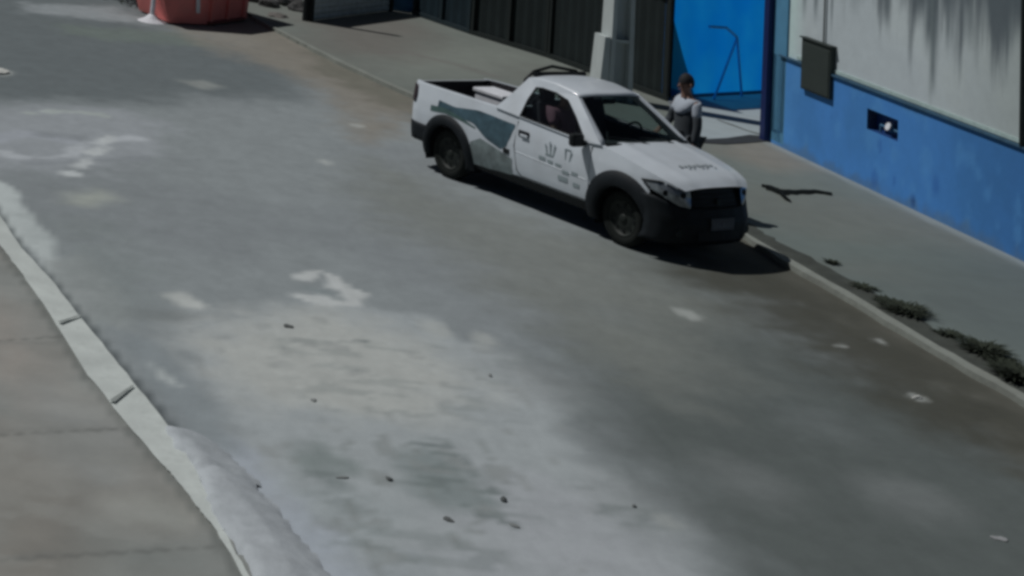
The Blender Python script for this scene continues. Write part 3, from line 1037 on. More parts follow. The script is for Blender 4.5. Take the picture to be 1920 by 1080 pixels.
p0 = v[0].lerp(v[1], .8); p1 = v[5].lerp(v[6], .8)
mb.box(p0.lerp(p1, .3) + Vector((.01, -.05, 0)), (.07, .03, .33), ax=((1, .5, 0), (.44, -.9, 0), (p1 - p0)))
mb.build('rim_highlight', MT['white'], rt)  # white strip standing in for the bright highlight on the rim
mb = MB()
mb.box(v[1].lerp(v[2], .5) + Vector((.0, -.02, .02)), (1.3, .10, .05), ax=((v[2] - v[1]), (.78, -.62, 0), (0, 0, 1)))
mb.build('skid', MT['redd'], rt)
# white bollard left of the skip
p = G((284, 40))
rt = empty('bollard', p)
tag(rt, 'slim white painted post in a spill of cement left of the red skip', 'bollard')
mb = MB(); mb.tube([(0, 0, 0), (.01, 0, 1.3)], .045, 10); mb.build('shaft', MT['white'], rt)
mb = MB(); mb.lathe_y([(.0, .14), (.06, .12), (.14, .05), (.26, 0)], (0, 0, 0), 16)
o = mb.build('cement_foot', MT['white'], rt); o.rotation_euler = (R(90), 0, 0)

# shrub left of it
random.seed(3)


def shrub(name, loc, w_, h_, n, mt, label, cat, group=None, trunk=True, blade=.09):
    rt = empty(name, loc)
    tag(rt, label, cat, group)
    v, f = [], []
    for i in range(n):
        a = random.uniform(0, 2 * math.pi); rr_ = w_ * math.sqrt(random.random())
        z = h_ * random.random() ** .8
        rr_ *= (1 - .35 * z / h_) * (1 + .3 * math.sin(a * 3))
        c = Vector((rr_ * math.cos(a), rr_ * math.sin(a), z))
        dd = Vector((random.uniform(-1, 1), random.uniform(-1, 1), random.uniform(-.3, 1))).normalized()
        e = dd.orthogonal().normalized() * blade * .35
        L_ = dd * blade * random.uniform(.6, 1.3)
        k = len(v)
        v += [c - L_ * .5, c + e, c + L_ * .5, c - e]
        f.append((k, k + 1, k + 2, k + 3))
    mesh_obj('foliage', v, f, mt, rt)
    if trunk:
        mb = MB()
        for i in range(5):
            a = i * 1.3
            mb.tube([(0, 0, 0), (math.cos(a) * w_ * .25, math.sin(a) * w_ * .25, h_ * .5), (math.cos(a) * w_ * .5, math.sin(a) * w_ * .5, h_ * .85)], [.02, .014, .006], 6)
        mb.build('stem', MT['bark'], rt)
    return rt


shrub('shrub', G((262, 6)), .75, 1.0, 900, MT['leafd'], 'dark leafy shrub behind the white post at the top left', 'shrub')
shrub('shrub', G((232, -8)), .6, .8, 600, MT['leafd'], 'lower dark shrub at the top edge, left of the taller one', 'shrub')

# ------------------------------------------------------------------ rubble, stones, litter


def lump(name, loc, d, mt, label, cat, group=None, seed=0, n=2):
    bm = bmesh.new()
    bmesh.ops.create_icosphere(bm, subdivisions=n, radius=.5)
    r = random.Random(seed)
    ph = [r.uniform(0, 6) for _ in range(6)]
    for v in bm.verts:
        c = v.co
        k = 1 + .22 * math.sin(5 * c.x + ph[0]) + .2 * math.sin(7 * c.y + ph[1]) + .15 * math.sin(9 * c.z + ph[2]) + r.uniform(-.06, .06)
        v.co = Vector((c.x * d[0] * k, c.y * d[1] * k, max(0, (c.z + .28) * d[2] * k)))
    me = bpy.data.meshes.new(name)
    bm.to_mesh(me); bm.free()
    me.materials.append(mt)
    o = bpy.data.objects.new(name, me)
    C.objects.link(o)
    o.location = loc
    o.rotation_euler = (0, 0, r.uniform(0, 3))
    tag(o, label, cat, group)
    return o


rub = [((476, 6), (.55, .4, .35), 'dark rock at the top edge just right of the red skip'), ((508, 17), (.5, .35, .22), 'flat dark rock between the skip and the thin dark post'),
       ((536, 12), (.8, .4, .4), 'large dark rock close to the left side of the thin dark post'), ((556, 24), (.5, .3, .3), 'dark rock nearest the foot of the thin dark post'),
       ((520, 37), (.55, .4, .12), 'low grey rock lying in front of the other rocks')]
for i, (px, d, lb) in enumerate(rub):
    lump('rock', G(px), d, MT['stone'] if i != 4 else mat('dull_rock', (.16, .15, .14), .9), lb, 'rock', 'rocks between skip and post', i)
lit = [((541, 612), (.16, .12, .03), 'flat dark stone near the top of the pale cement patch, below the white ring mark'),
       ((945, 940), (.08, .08, .06), 'small dark stone right of the broken asphalt'), ((729, 899), (.085, .08, .05), 'small dark stone between the two broken asphalt areas'),
       ((842, 976), (.14, .07, .03), 'elongated dark stone just under the broken asphalt'), ((962, 986), (.15, .06, .02), 'thin dark fragment low on the patch, right of the elongated stone'),
       ((588, 751), (.12, .07, .02), 'flat dark fragment high above the left broken patch'), ((919, 706), (.06, .07, .04), 'lone dark pebble at the right of the pale patch'),
       ((485, 998), (.09, .04, .03), 'dark sliver resting on the mortar ramp at the bottom left'), ((1190, 950), (.08, .07, .03), 'dark pebble at the right rim of the pale patch'),
       ((640, 896), (.16, .06, .02), 'dark flake at the lower rim of the left broken patch')]
for i, (px, d, lb) in enumerate(lit):
    z = .1 if i == 7 else 0
    lump('stone', G(px, z), [q_ * .62 for q_ in d], mat('stone_grey%d' % i, (.12, .13, .13) if i in (0, 1, 2, 3) else (.22, .235, .235), .95), lb, 'stone', 'loose stones on the road', 40 + i)
for i, (px, d, lb) in enumerate([((1718, 747), (.10, .07, .03), 'pale scrap lying on the road near the right kerb'), ((1873, 1010), (.10, .10, .01), 'faint pale scrap at the bottom right of the road'),
                                 ((2, 137), (.25, .3, .05), 'pale lump at the left edge of the road')]):
    lump('litter', G(px), d, MT['pale'] if i != 1 else mat('dull_scrap', (.3, .31, .32), .9), lb, 'litter', 'pale scraps on the road', 70 + i)

# crooked black strip on the pavement
pts = P((1428, 347), (1444, 350), (1460, 358), (1490, 359), (1530, 358), (1560, 363), z=PZ + .02)
rt_l = pts[0].copy()
mb = MB()
wds = [.03, .09, .13, .08, .07, .04]
dn_ = dense(pts, 5)
v, f = [], []
for i, p in enumerate(dn_):
    d = (dn_[min(i + 1, len(dn_) - 1)] - dn_[max(i - 1, 0)]).normalized()
    n = Vector((-d.y, d.x, 0))
    ww = np.interp(i / 5, range(6), wds) * (1 + .25 * math.sin(i * 1.9))
    q = p - rt_l
    v += [q + n * ww, q + n * ww * .5 + Vector((0, 0, .012)), q - n * ww * .5 + Vector((0, 0, .010)), q - n * ww]
    v[-4].z = v[-1].z = -.018
for i in range(len(dn_) - 1):
    for k in range(3):
        f.append((4 * i + k, 4 * i + k + 1, 4 * i + 5 + k, 4 * i + 4 + k))
mb.add(v, f)
br = P((1462, 360), (1474, 372), (1482, 377), z=PZ + .02)
mb.tube([p - rt_l for p in br], [.03, .025, .012], 6)
o = mb.build('black_strip', MT['blacktop'], smooth=True)
o.location = rt_l
tag(o, 'crooked black strip lying on the pavement in front of the blue wall', 'rubber strip')

# weeds along the kerb
random.seed(11)


def tuft(loc, w_, h_, n, label):
    v, f = [], []
    for i in range(n):
        a = random.uniform(0, 2 * math.pi)
        r_ = w_ * random.random() * .5
        c = Vector((r_ * math.cos(a), r_ * math.sin(a), 0))
        a2 = a + random.uniform(-.7, .7)
        L_ = random.uniform(.4, 1) * w_ * .8
        tip = c + Vector((math.cos(a2) * L_, math.sin(a2) * L_, h_ * random.uniform(.3, 1)))
        mid = c.lerp(tip, .5) + Vector((0, 0, h_ * .22))
        e = Vector((-math.sin(a2), math.cos(a2), 0)) * .009
        k = len(v)
        v += [c - e, c + e, mid + e * 1.4, mid - e * 1.4, tip]
        f += [(k, k + 1, k + 2, k + 3), (k + 3, k + 2, k + 4)]
    o = mesh_obj('weed_tuft', v, f, MT['leaf'])
    o.location = loc
    tag(o, label, 'weeds', 'weeds growing along the right kerb')
    return o


for px, w_, h_, n, lb in (((1560, 494), .13, .08, 60, 'tiny isolated weed on the pavement just above the kerb line'), ((1700, 585), .38, .14, 260, 'wide low weed tuft midway along the right kerb'),
                          ((1668, 568), .22, .08, 120, 'small weed tuft left of the wide one by the kerb'), ((1845, 660), .36, .17, 260, 'tall weed tuft near the right edge of the view'),
                          ((1876, 680), .25, .10, 160, 'thin weed tuft just right of the tall one'), ((1912, 712), .38, .22, 320, 'dark bushy weed at the very right edge of the view'),
                          ((1620, 540), .22, .06, 110, 'flat weed patch on the kerb side between the truck and the wide tuft'), ((1780, 628), .22, .07, 110, 'flat weed patch between the wide tuft and the tall tuft')):
    tuft(G(px, PZ), w_ * .85, h_ * .5, n, lb)

# ------------------------------------------------------------------ pickup truck
TX, TY, TYAW = 8.47490145, 23.48312499, -1.03213927
truck = empty('pickup_truck', (TX, TY, 0), TYAW)
tag(truck, 'white two-seat pickup truck with black bumpers and a teal side decal, parked by the kerb', 'pickup truck')
RX = -2.85            # rear axle
I = lambda x, xs, ys: float(np.interp(x, xs, ys))


def hw0(z): return I(z, [.18, .30, .42, .55, .70, .85, .98, 1.06], [.72, .765, .795, .805, .808, .795, .765, .745])
def plan(x): return I(x, [-3.62, -3.56, -3.45, -3.1, -.3, .1, .35, .5, .6, .66], [.86, .92, .965, 1, 1, .985, .94, .88, .80, .68])
def hw(x, z): return hw0(z) * plan(x)
def zt(x): return I(x, [-3.62, -3.0, -1.95, -.65, -.35, 0, .3, .45, .58, .66], [1.04, 1.05, 1.06, 1.01, 1.03, .985, .925, .89, .845, .79])
def bulge(x, y): return x + max(0, (x - .1)) * .22 * (1 - (y / .8) ** 2)


WR = .305
def well(x, z): return min(math.hypot(x - 0, z - .30), math.hypot(x - RX, z - .30))


def side_y(x, z): return hw(x, z)


# body shell: sides with wheel openings, cowl and rear corners
xs = list(np.arange(-3.62, .661, .04)) + [.66]
xs = sorted(set(round(x, 3) for x in xs))
NZ = 22
v, f = [], []
for sgn in (-1, 1):
    o0 = len(v)
    for x in xs:
        for k in range(NZ + 1):
            z = .355 + (zt(x) - .355) * k / NZ
            y = hw(x, z)
            v.append((bulge(x, y), sgn * y, z))
    for i in range(len(xs) - 1):
        for k in range(NZ):
            xc = (xs[i] + xs[i + 1]) / 2
            zc = .355 + (zt(xc) - .355) * (k + .5) / NZ
            if well(xc, zc) < .385 or (xc > .34 and zc < .62 + .2 * min(1, (xc - .34) / .08)): continue
            q = (o0 + i * (NZ + 1) + k, o0 + (i + 1) * (NZ + 1) + k, o0 + (i + 1) * (NZ + 1) + k + 1, o0 + i * (NZ + 1) + k + 1)
            f.append(q if sgn < 0 else q[::-1])
# bed rails (tops)
for sgn in (-1, 1):
    o0 = len(v)
    bx = [x for x in xs if x <= -1.74]
    for x in bx:
        y = hw(x, zt(x))
        v.append((x, sgn * y, zt(x))); v.append((x, sgn * (y - .02), zt(x) + .012)); v.append((x, sgn * (y - .075), zt(x) + .006))
    for i in range(len(bx) - 1):
        for k in range(2):
            q = (o0 + 3 * i + k, o0 + 3 * i + 3 + k, o0 + 3 * i + 4 + k, o0 + 3 * i + 1 + k)
            f.append(q if sgn < 0 else q[::-1])
# cab lower top/bulkhead (cowl deck under the windows)
o = mesh_obj('body', v, f, MT['paint'], truck, True)


def grid_mesh(fn, nu, nv, name, mt, parent=truck, smooth=True, solid=0):
    v = [tuple(fn(i / nu, j / nv)) for i in range(nu + 1) for j in range(nv + 1)]
    f = [(i * (nv + 1) + j, (i + 1) * (nv + 1) + j, (i + 1) * (nv + 1) + j + 1, i * (nv + 1) + j + 1) for i in range(nu) for j in range(nv)]
    mb = MB(); mb.add(v, f)
    o = mb.build(name, mt, parent, smooth)
    if solid:
        m = o.modifiers.new('s', 'SOLIDIFY'); m.thickness = solid; m.offset = 0
    return o


# hood
def hood_f(a, b_):
    x = -.36 + a * 1.02
    t = b_ * 2 - 1
    w_ = hw(x, zt(x))
    y = t * w_
    z = zt(x) + .055 * (1 - abs(t) ** 2.6) * I(x, [-.4, .5, .66], [.7, 1, .8]) + .012 * math.exp(-((abs(t) - .62) / .08) ** 2) * (a < .97)
    xx = bulge(x, y) if x > .1 else x + .10 * (1 - t * t) * max(0, 1 - (x + .36) / .46)
    return (xx, y, z)


hood = grid_mesh(hood_f, 26, 28, 'hood', MT['paint'])
# lettering worn down to dark smudges across the front of the hood
random.seed(5)
mb = MB()
sx = -.30
for k, wl in enumerate((.05, .045, .05, .05, .05, .045, .05, .05)):
    y0 = .27 - k * .075
    a0, x_ = 0, .36
    t = y0 / hw(x_, zt(x_))
    z_ = zt(x_) + .055 * (1 - abs(t) ** 2.6) + .008
    mb.box((bulge(x_, y0) + .0, y0, z_), (.035 + .02 * (k % 2), .048, .003), ax=((1, 0, -.24), (0, 1, 0), (.24, 0, 1)))
    if k % 3 != 1:
        mb.box((bulge(x_, y0) + .06, y0 + .01, z_ - .012), (.02, .035, .003), ax=((1, 0, -.24), (0, 1, 0), (.24, 0, 1)))
mb.build('lettering', mat('hood_ink', (.30, .34, .36), .6), hood)

# bed liner
def bxz(x): return hw(x, zt(x)) - .075
v, f = [], []
bx = [-1.76, -2.4, -3.0, -3.4, -3.54]
for x in bx:
    w_ = bxz(x)
    v += [(x, -w_, zt(x) + .006), (x, -w_ + .03, .58), (x, w_ - .03, .58), (x, w_, zt(x) + .006)]
for i in range(len(bx) - 1):
    for k in range(3):
        f.append((4 * i + k, 4 * i + k + 1, 4 * i + 5 + k, 4 * i + 4 + k))
f.append((0, 3, 2, 1))
n_ = 4 * (len(bx) - 1)
f.append((n_, n_ + 1, n_ + 2, n_ + 3))
mesh_obj('bed_liner', v, f, MT['liner'], truck)
for sg in (-1, 1):
    mb = MB()
    mb.box((RX, sg * .60, .68), (.72, .18, .2))
    mb.build('wheel_arch_box', MT['liner'], truck, bevel=.03)
# tailgate
mb = MB()
mb.box((-3.595, 0, .79), (.05, 1.30, .50))
mb.build('tailgate', MT['paint'], truck, bevel=.015)
# far side rail trim and bulkhead of black plastic on the bed
mb = MB()
mb.tube([(-1.84, hw(-1.84, 1.06) - .04, 1.085), (-1.84, .45, 1.09), (-1.84, -.45, 1.09), (-1.84, -hw(-1.84, 1.06) + .04, 1.085)], .022, 8)
mb.build('bed_front_bar', MT['black'], truck)

# floor pan and wheel housings so that nothing shows through
mb = MB()
mb.box((-1.45, 0, .30), (3.9, 1.2, .10))
mb.box((.25, 0, .50), (.5, 1.0, .35))
mb.build('underbody', MT['black'], truck)
for ax_, nm in ((0, 'f'), (RX, 'r')):
    for sg in (-1, 1):
        mb = MB()
        prof = []
        v, f = [], []
        nn = 20
        for k in range(nn + 1):
            a = math.pi * (-.12 + 1.24 * k / nn)
            x, z = ax_ + .39 * math.cos(a), .30 + .39 * math.sin(a)
            v += [(x, sg * .79 * plan(ax_), z), (x, sg * .52, z)]
        f = [(2 * k, 2 * k + 1, 2 * k + 3, 2 * k + 2) for k in range(nn)]
        k0 = len(v)
        v.append((ax_, sg * .52, .30))
        f += [(2 * k + 1, k0, 2 * k + 3) for k in range(nn)]
        mesh_obj('wheel_housing', v, f, MT['black'], truck, True)

# flares
for ax_ in (0, RX):
    for sg in (-1, 1):
        v, f = [], []
        nn = 28
        for k in range(nn + 1):
            a = math.pi * (-.10 + 1.20 * k / nn)
            R0, R1 = .350, .525 if ax_ == 0 else .475
            for (rad, off) in ((R0, -.03), (R0, .035), (R0 + .02, .048), (R1 - .03, .034), (R1, .004)):
                x, z = ax_ + rad * math.cos(a), .30 + rad * math.sin(a)
                z = max(z, .2)
                y = hw(min(max(x, -3.6), .62), z) + off
                v.append((bulge(x, y) if x > .1 else x, sg * y, z))
        for k in range(nn):
            for j in range(4):
                f.append((5 * k + j, 5 * k + j + 1, 5 * k + 6 + j, 5 * k + 5 + j))
        mb = MB(); mb.add(v, f)
        mb.build('wheel_arch_trim', MT['flare'], truck, True)
# sills
for sg in (-1, 1):
    def sill(a, b_):
        x = RX + .40 + a * (-RX - .80)
        z = .24 + .118 * b_
        return (x, sg * (hw(x, max(z, .3)) - .012 - .06 * (1 - b_)), z)
    grid_mesh(sill, 16, 4, 'sill_trim', MT['black'], solid=.01)

# wheels
wheel_root = None


def make_wheel(x, sg):
    rt = empty('wheel', (x, 0, 0)); rt.parent = truck
    rt.location = (x, sg * .650, .305)
    mb = MB()
    y = lambda t: sg * t
    mb.lathe_y([(.20, y(-.09)), (.27, y(-.10)), (.298, y(-.075)), (.305, y(-.03)), (.305, y(.03)), (.298, y(.075)), (.27, y(.098)), (.215, y(.09)), (.195, y(.075))], (0, 0, 0), 40)
    mb.build('tyre', MT['rubber'], rt, True)
    mb = MB()
    mb.lathe_y([(.200, y(.078)), (.195, y(.085)), (.18, y(.07)), (.165, y(.045)), (.12, y(.055)), (.07, y(.065)), (.055, y(.06)), (.05, y(.075)), (.02, y(.08)), (.0, y(.08))], (0, 0, 0), 32)
    mb.build('rim', MT['steel'], rt, True)
    for k in range(8):
        mb = MB()
        a = 2 * math.pi * k / 8
        c = Vector((math.cos(a) * .142, sg * .056, math.sin(a) * .142))
        mb.tube([c, c + Vector((0, sg * .004, 0))], .018, 10)
        mb.build('vent_hole', MT['black'], rt)
    return rt


for x in (0, RX):
    for sg in (-1, 1):
        make_wheel(x, sg)

# ---- front bumper, grille, lights
def bump_plan(t):
    """t -1..1 across; returns x,y"""
    a = abs(t)
    y = I(a, [0, .3, .55, .75, .88, 1.0], [0, .26, .49, .66, .75, .79])
    x = I(a, [0, .3, .55, .75, .88, 1.0], [.81, .795, .745, .65, .54, .36])
    return x, math.copysign(y, t)


def bumper_f(a, b_):
    t = a * 2 - 1
    x, y = bump_plan(t)
    z = .20 + (.40 + .09 * min(1, max(0, (abs(t) - .6) / .3))) * b_
    o_ = I(b_, [0, .15, .4, .6, .75, 1], [-.07, -.02, 0, .005, -.02, -.05])
    x += o_ * .9
    y += math.copysign(o_ * .35 * abs(t), t)
    return (x, y, z)


grid_mesh(bumper_f, 40, 12, 'front_bumper', MT['flare'], solid=.012)
def grille_f(a, b_):
    t = (a * 2 - 1) * .60
    x, y = bump_plan(t)
    z = .595 + .215 * b_
    return (x - .055 - .06 * b_, y, z)
gr = grid_mesh(grille_f, 20, 6, 'grille', MT['black'], solid=.01)
for z in (.64, .69, .74):
    mb = MB()
    pts_ = []
    for k in range(13):
        t = (k / 12 * 2 - 1) * .40
        x, y = bump_plan(t)
        pts_.append((x - .045 - .06 * (z - .595) / .215, y, z))
    mb.tube(pts_, .006, 6)
    mb.build('grille_bar', MT['flare'], gr)
mb = MB(); x, y = bump_plan(0)
mb.tube([(x - .07, 0, .665), (x - .045, 0, .665)], .04, 16)
mb.build('badge', MT['steel'], gr)
# lower intake
mb = MB()
pts_ = [bump_plan(t_) for t_ in (-.42, -.2, 0, .2, .42)]
v = []
for (x, y) in pts_: v += [(x + .012, y, .26), (x + .012, y, .36)]
mb.add(v, [(2 * i, 2 * i + 2, 2 * i + 3, 2 * i + 1) for i in range(4)])
mb.build('air_intake', MT['black'], truck)
# number plate (left of centre of the bumper, as it hangs) - plain worn dark plate
mb = MB()
mb.box((.825, 0, .44), (.012, .40, .13))
pt = mb.build('number_plate', MT['plate'], truck, bevel=.004)
mb = MB()
for k in range(7):
    mb.box((.8325, -.15 + .048 * k + (.02 if k > 2 else 0), .435), (.002, .02 + .008 * (k % 2), .055))
mb.box((.8318, 0, .412), (.001, .34, .012))
mb.build('plate_marks', mat('plate_ink', (.12, .13, .15), .6), pt)
# headlights: outline in (t across bumper plan, z)
for sg in (-1, 1):
    out = [(.52, .600), (.51, .70), (.52, .800), (.70, .832), (.88, .838), (1.02, .815), (.95, .745), (.81, .675), (.66, .615)]
    def hp(t, z, off):
        x, y = bump_plan(min(t, 1.0))
        if t > 1: x -= (t - 1) * 1.2
        k = (z - .6)
        return Vector((x - .03 - k * .16 + off, sg * (y - .015 - .05 * k + off * .4), z))
    c0 = Vector((0, 0, 0))
    v = []
    for (t, z) in out: v.append(hp(t, z, .012))
    inner = [((t - .74) * .55 + .74, (z - .74) * .55 + .74) for (t, z) in out]
    for (t, z) in inner: v.append(hp(t, z, .030))
    v.append(hp(.74, .74, .036))
    n = len(out)
    f = [(i, (i + 1) % n, n + (i + 1) % n, n + i) for i in range(n)] + [(n + i, n + (i + 1) % n, 2 * n) for i in range(n)]
    mb = MB(); mb.add(v, f)
    hl = mb.build('headlight', MT['lamp'], truck, True)
    mb = MB()
    mb.tube([hp(t, z, .014) for (t, z) in out[2:7]], .014, 6)
    mb.build('bezel', MT['black'], hl)
    for t_ in (.62, .82):
        mb = MB()
        p = hp(t_, .735, .028)
        mb.tube([p, p + Vector((.012, sg * .006, .002))], .032, 12)
        mb.build('reflector_bowl', MT['black'], hl)
    # body corner filling behind the lamp
    v = []
    for (t, z) in [(.46, .58), (.46, .81), (.7, .84), (1.0, .845), (1.04, .60)]:
        v.append(hp(t, z, -.012))
    mb = MB(); mb.add(v, [tuple(range(len(v)))])
    mb.build('lamp_surround', MT['black'], truck)
    # fog lamp
    mb = MB()
    x, y = bump_plan(.66)
    mb.tube([(x - .01, sg * y, .33), (x + .014, sg * (y + .004), .33)], .045, 14)
    mb.build('fog_lamp', MT['steel'], truck)

# ---- rear bumper, tail lights
def rb(a, b_):
    t = a * 2 - 1
    y = t * .77
    x = -3.64 + .16 * max(0, abs(t) - .7) ** 1.5 / .16
    z = .34 + .22 * b_
    return (x + (.02 if b_ in (0, 1) else 0), y, z)
grid_mesh(rb, 24, 4, 'rear_bumper', MT['flare'], solid=.02)
for sg in (-1, 1):
    def rbs(a, b_):
        x = -3.60 + .36 * a
        z = .34 + .22 * b_
        return (x, sg * (hw(x, z) + .012), z)
    grid_mesh(rbs, 8, 4, 'bumper_side', MT['flare'], solid=.01)
    def tl_(a, b_):
        x = -3.625 + .15 * a * (1 - .45 * abs(b_ - .4))
        z = .80 + .21 * b_
        return (x, sg * (hw(x, z) + .008), z)
    grid_mesh(tl_, 6, 6, 'tail_light', MT['tail'], solid=.008)

# ---- doors, handle, decals
for sg in (-1, 1):
    dx0, dx1, dz0 = -1.66, -.47, .37
    def seam(a, b_):
        x = dx0 - .012 + (dx1 - dx0 + .024) * a
        z = dz0 - .012 + (zt(x) - .012 - dz0 + .012) * b_
        return (x, sg * (hw(x, z) + .003), z)
    dr = grid_mesh(lambda a, b_: (lambda x: (x, sg * (hw(x, dz0 + (zt(x) - .02 - dz0) * b_) + .007), dz0 + (zt(x) - .02 - dz0) * b_))(dx0 + (dx1 - dx0) * a), 22, 14, 'door', MT['paint'])
    mb = MB()
    def sp_(x, z, o_=.006): return Vector((x, sg * (hw(x, z) + o_), z))
    mb.tube([sp_(dx0, .99), sp_(dx0 - .01, .7), sp_(dx0 + .05, .42), sp_(dx0 + .12, dz0), sp_(-1.0, dz0), sp_(dx1 - .04, dz0), sp_(dx1, .45), sp_(dx1, .98)], .007, 6)
    mb.build('door_gap', MT['black'], dr)
    mb = MB()
    mb.box((-1.53, sg * (hw(-1.53, .86) + .012), .865), (.17, .02, .075))
    h_ = mb.build('handle_recess', MT['flare'], dr, bevel=.008)
    mb = MB()
    mb.box((-1.51, sg * (hw(-1.53, .86) + .03), .85), (.12, .02, .03))
    mb.build('handle', MT['paint'], dr, bevel=.006)
    # swage line along the door
    mb = MB()
    mb.tube([sp_(-1.64, .635, .006), sp_(-.5, .60, .006)], .006, 6)
    mb.build('rub_strip', MT['paint'], dr)
    # dark spot of the fuel cap / decal end near the door's rear edge
    mb = MB()
    c_ = sp_(-1.80, .60, .004)
    mb.box(c_, (.10, .012, .06))
    mb.build('lock_cover', MT['black'], truck, bevel=.004)
    # decals following the panel
    def decal(name, low, high, mt, off, n=26):
        x0, x1 = low[0][0], low[-1][0]
        def fn(a, b_):
            x = x0 + (x1 - x0) * a
            zl = I(x, [p[0] for p in low], [p[1] for p in low]); zh = I(x, [p[0] for p in high], [p[1] for p in high])
            z = zl + (zh - zl) * b_
            return (x, sg * (hw(x, z) + off), z)
        return grid_mesh(fn, n, 8, name, mt, truck)
    decal('side_decal', [(-3.05, .84), (-2.75, .80), (-2.4, .79), (-2.15, .66), (-1.9, .60), (-1.80, .66), (-1.70, .90)], [(-3.05, .92), (-2.75, .90), (-2.35, .955), (-2.1, .95), (-1.9, .94), (-1.70, .935)], MT['teal'], .0045)
    decal('side_decal', [(-3.18, .76), (-2.9, .79), (-2.6, .765), (-2.35, .73)], [(-3.18, .83), (-2.9, .85), (-2.6, .80), (-2.35, .745)], MT['teal2'], .005)
    decal('side_decal', [(-2.42, .30), (-2.1, .31), (-1.9, .33), (-1.70, .34)], [(-2.42, .56), (-2.25, .64), (-1.95, .585), (-1.70, .53)], mat('grey_decal%d' % sg, (.17, .21, .215), .6, noise=.45, scale=6), .004)
    # worn lettering on the door
    mb = MB()
    for (cx_, cz, w_, h__, rot) in ((-1.08, .80, .025, .17, .15), (-1.02, .79, .022, .15, -.1), (-1.14, .78, .022, .13, .35), (-.84, .80, .02, .13, .1), (-.76, .79, .02, .12, -.2), (-.80, .86, .08, .02, 0), (-1.09, .73, .12, .02, 0),
                                    (-1.2, .67, .10, .04, 0), (-1.07, .66, .08, .035, 0), (-.94, .655, .09, .03, 0), (-.82, .60, .11, .035, 0), (-.68, .62, .10, .035, 0), (-.86, .52, .15, .05, 0), (-.65, .50, .10, .04, 0)):
        p = Vector((cx_, sg * (hw(cx_, cz) + .0115), cz))
        mb.box(p, (w_, .002, h__), ax=((math.cos(rot), 0, math.sin(rot)), (0, 1, 0), (-math.sin(rot), 0, math.cos(rot))))
    mb.build('lettering', MT['ink'], dr)
    # mirror
    mb = MB()
    cyy = sg * .90
    v = []
    mb.box((-.60, cyy, 1.03), (.09, .20, .15))
    mi = mb.build('wing_mirror', MT['black'], truck, bevel=.03)
    mb = MB(); mb.tube([(-.58, sg * .74, .985), (-.59, sg * .84, 1.0)], .03, 8); mb.build('arm', MT['black'], mi)
    mb = MB(); mb.box((-.648, cyy, 1.035), (.004, .16, .11)); mb.build('mirror_glass', MT['lamp'], mi)

# ---- cab: pillars, roof, glass
def ring(outer, inner, name, mt, th=.03):
    n = len(outer)
    v = [Vector(p) for p in outer] + [Vector(p) for p in inner]
    f = [(i, (i + 1) % n, n + (i + 1) % n, n + i) for i in range(n)]
    mb = MB(); mb.add(v, f)
    o = mb.build(name, mt, truck)
    m = o.modifiers.new('s', 'SOLIDIFY'); m.thickness = th; m.offset = -1
    return o


Pt = lambda x, y, z: Vector((x, y, z))
RTF, RTR = (-.96, .52, 1.46), (-1.73, .53, 1.485)
cab = []
for sg in (-1, 1):
    # side frame: outer outline and window opening, matching points
    def sy(z): return I(z, [1.0, 1.06, 1.25, 1.40, 1.46, 1.485], [.772, .758, .66, .575, .535, .53])
    outer = [(-2.06, 1.055), (-1.70, 1.04), (-1.2, 1.02), (-.62, 1.00), (-.33, 1.03), (-.62, 1.245), (-.93, 1.455), (-1.25, 1.495), (-1.55, 1.50), (-1.74, 1.485), (-1.88, 1.28)]
    inner = [(-1.645, 1.052), (-1.55, 1.046), (-1.2, 1.036), (-.70, 1.022), (-.60, 1.05), (-.83, 1.24), (-1.03, 1.375), (-1.25, 1.415), (-1.48, 1.42), (-1.58, 1.405), (-1.625, 1.25)]
    v = [Vector((x, sg * sy(z), z)) for x, z in outer] + [Vector((x, sg * (sy(z) - .002), z)) for x, z in inner]
    n = len(outer)
    f = [(i, (i + 1) % n, n + (i + 1) % n, n + i) for i in range(n)]
    mb = MB(); mb.add(v, f)
    o = mb.build('side_pillar_frame', MT['paint'], truck)
    m = o.modifiers.new('s', 'SOLIDIFY'); m.thickness = .03; m.offset = 0
    gv = [Vector((x, sg * (sy(z) - .014), z)) for x, z in inner]
    mb = MB(); mb.add(gv, [tuple(range(len(gv)))])
    mb.build('side_window', MT['glass'], truck)
    mb = MB(); mb.tube([Vector((x, sg * (sy(z) + .004), z)) for x, z in inner + inner[:1]], .012, 6)
    mb.build('window_seal', MT['black'], truck)
# windshield
def ws(a, b_):
    """a across -1..1, b up 0..1"""
    yb, yt = .715, .505
    y = a * (yb + (yt - yb) * b_)
    x = -.33 + (-.95 + .33) * b_ + .10 * (1 - a * a)
    z = 1.045 + (1.455 - 1.045) * b_ + .025 * (1 - a * a) * b_
    return Vector((x, y, z))
n_ = 14
v, f = [], []
for i in range(n_ + 1):
    for j in range(7):
        v.append(ws((i / n_ * 2 - 1) * .985, j / 6))
f = [(i * 7 + j, (i + 1) * 7 + j, (i + 1) * 7 + j + 1, i * 7 + j + 1) for i in range(n_) for j in range(6)]
mb = MB(); mb.add(v, f); mb.build('windshield', MT['glass'], truck, True)
mb = MB()
mb.tube([ws(-1 + 2 * k / 14, -.01) + Vector((0.01, 0, .0)) for k in range(15)], .022, 6)
mb.build('windshield_seal', MT['black'], truck)
mb = MB()
mb.tube([ws(-1 + 2 * k / 14, 1.0) + Vector((.004, 0, -.006)) for k in range(15)], .012, 6)
mb.build('windshield_seal', MT['black'], truck)
for s0 in (.55, -.1):
    mb = MB()
    mb.tube([ws(s0, .0) + Vector((.03, 0, .012)), ws(s0 - .3, .10) + Vector((.02, 0, .012)), ws(s0 - .75, .13) + Vector((.012, 0, .01))], .007, 6)
    mb.build('wiper', MT['black'], truck)
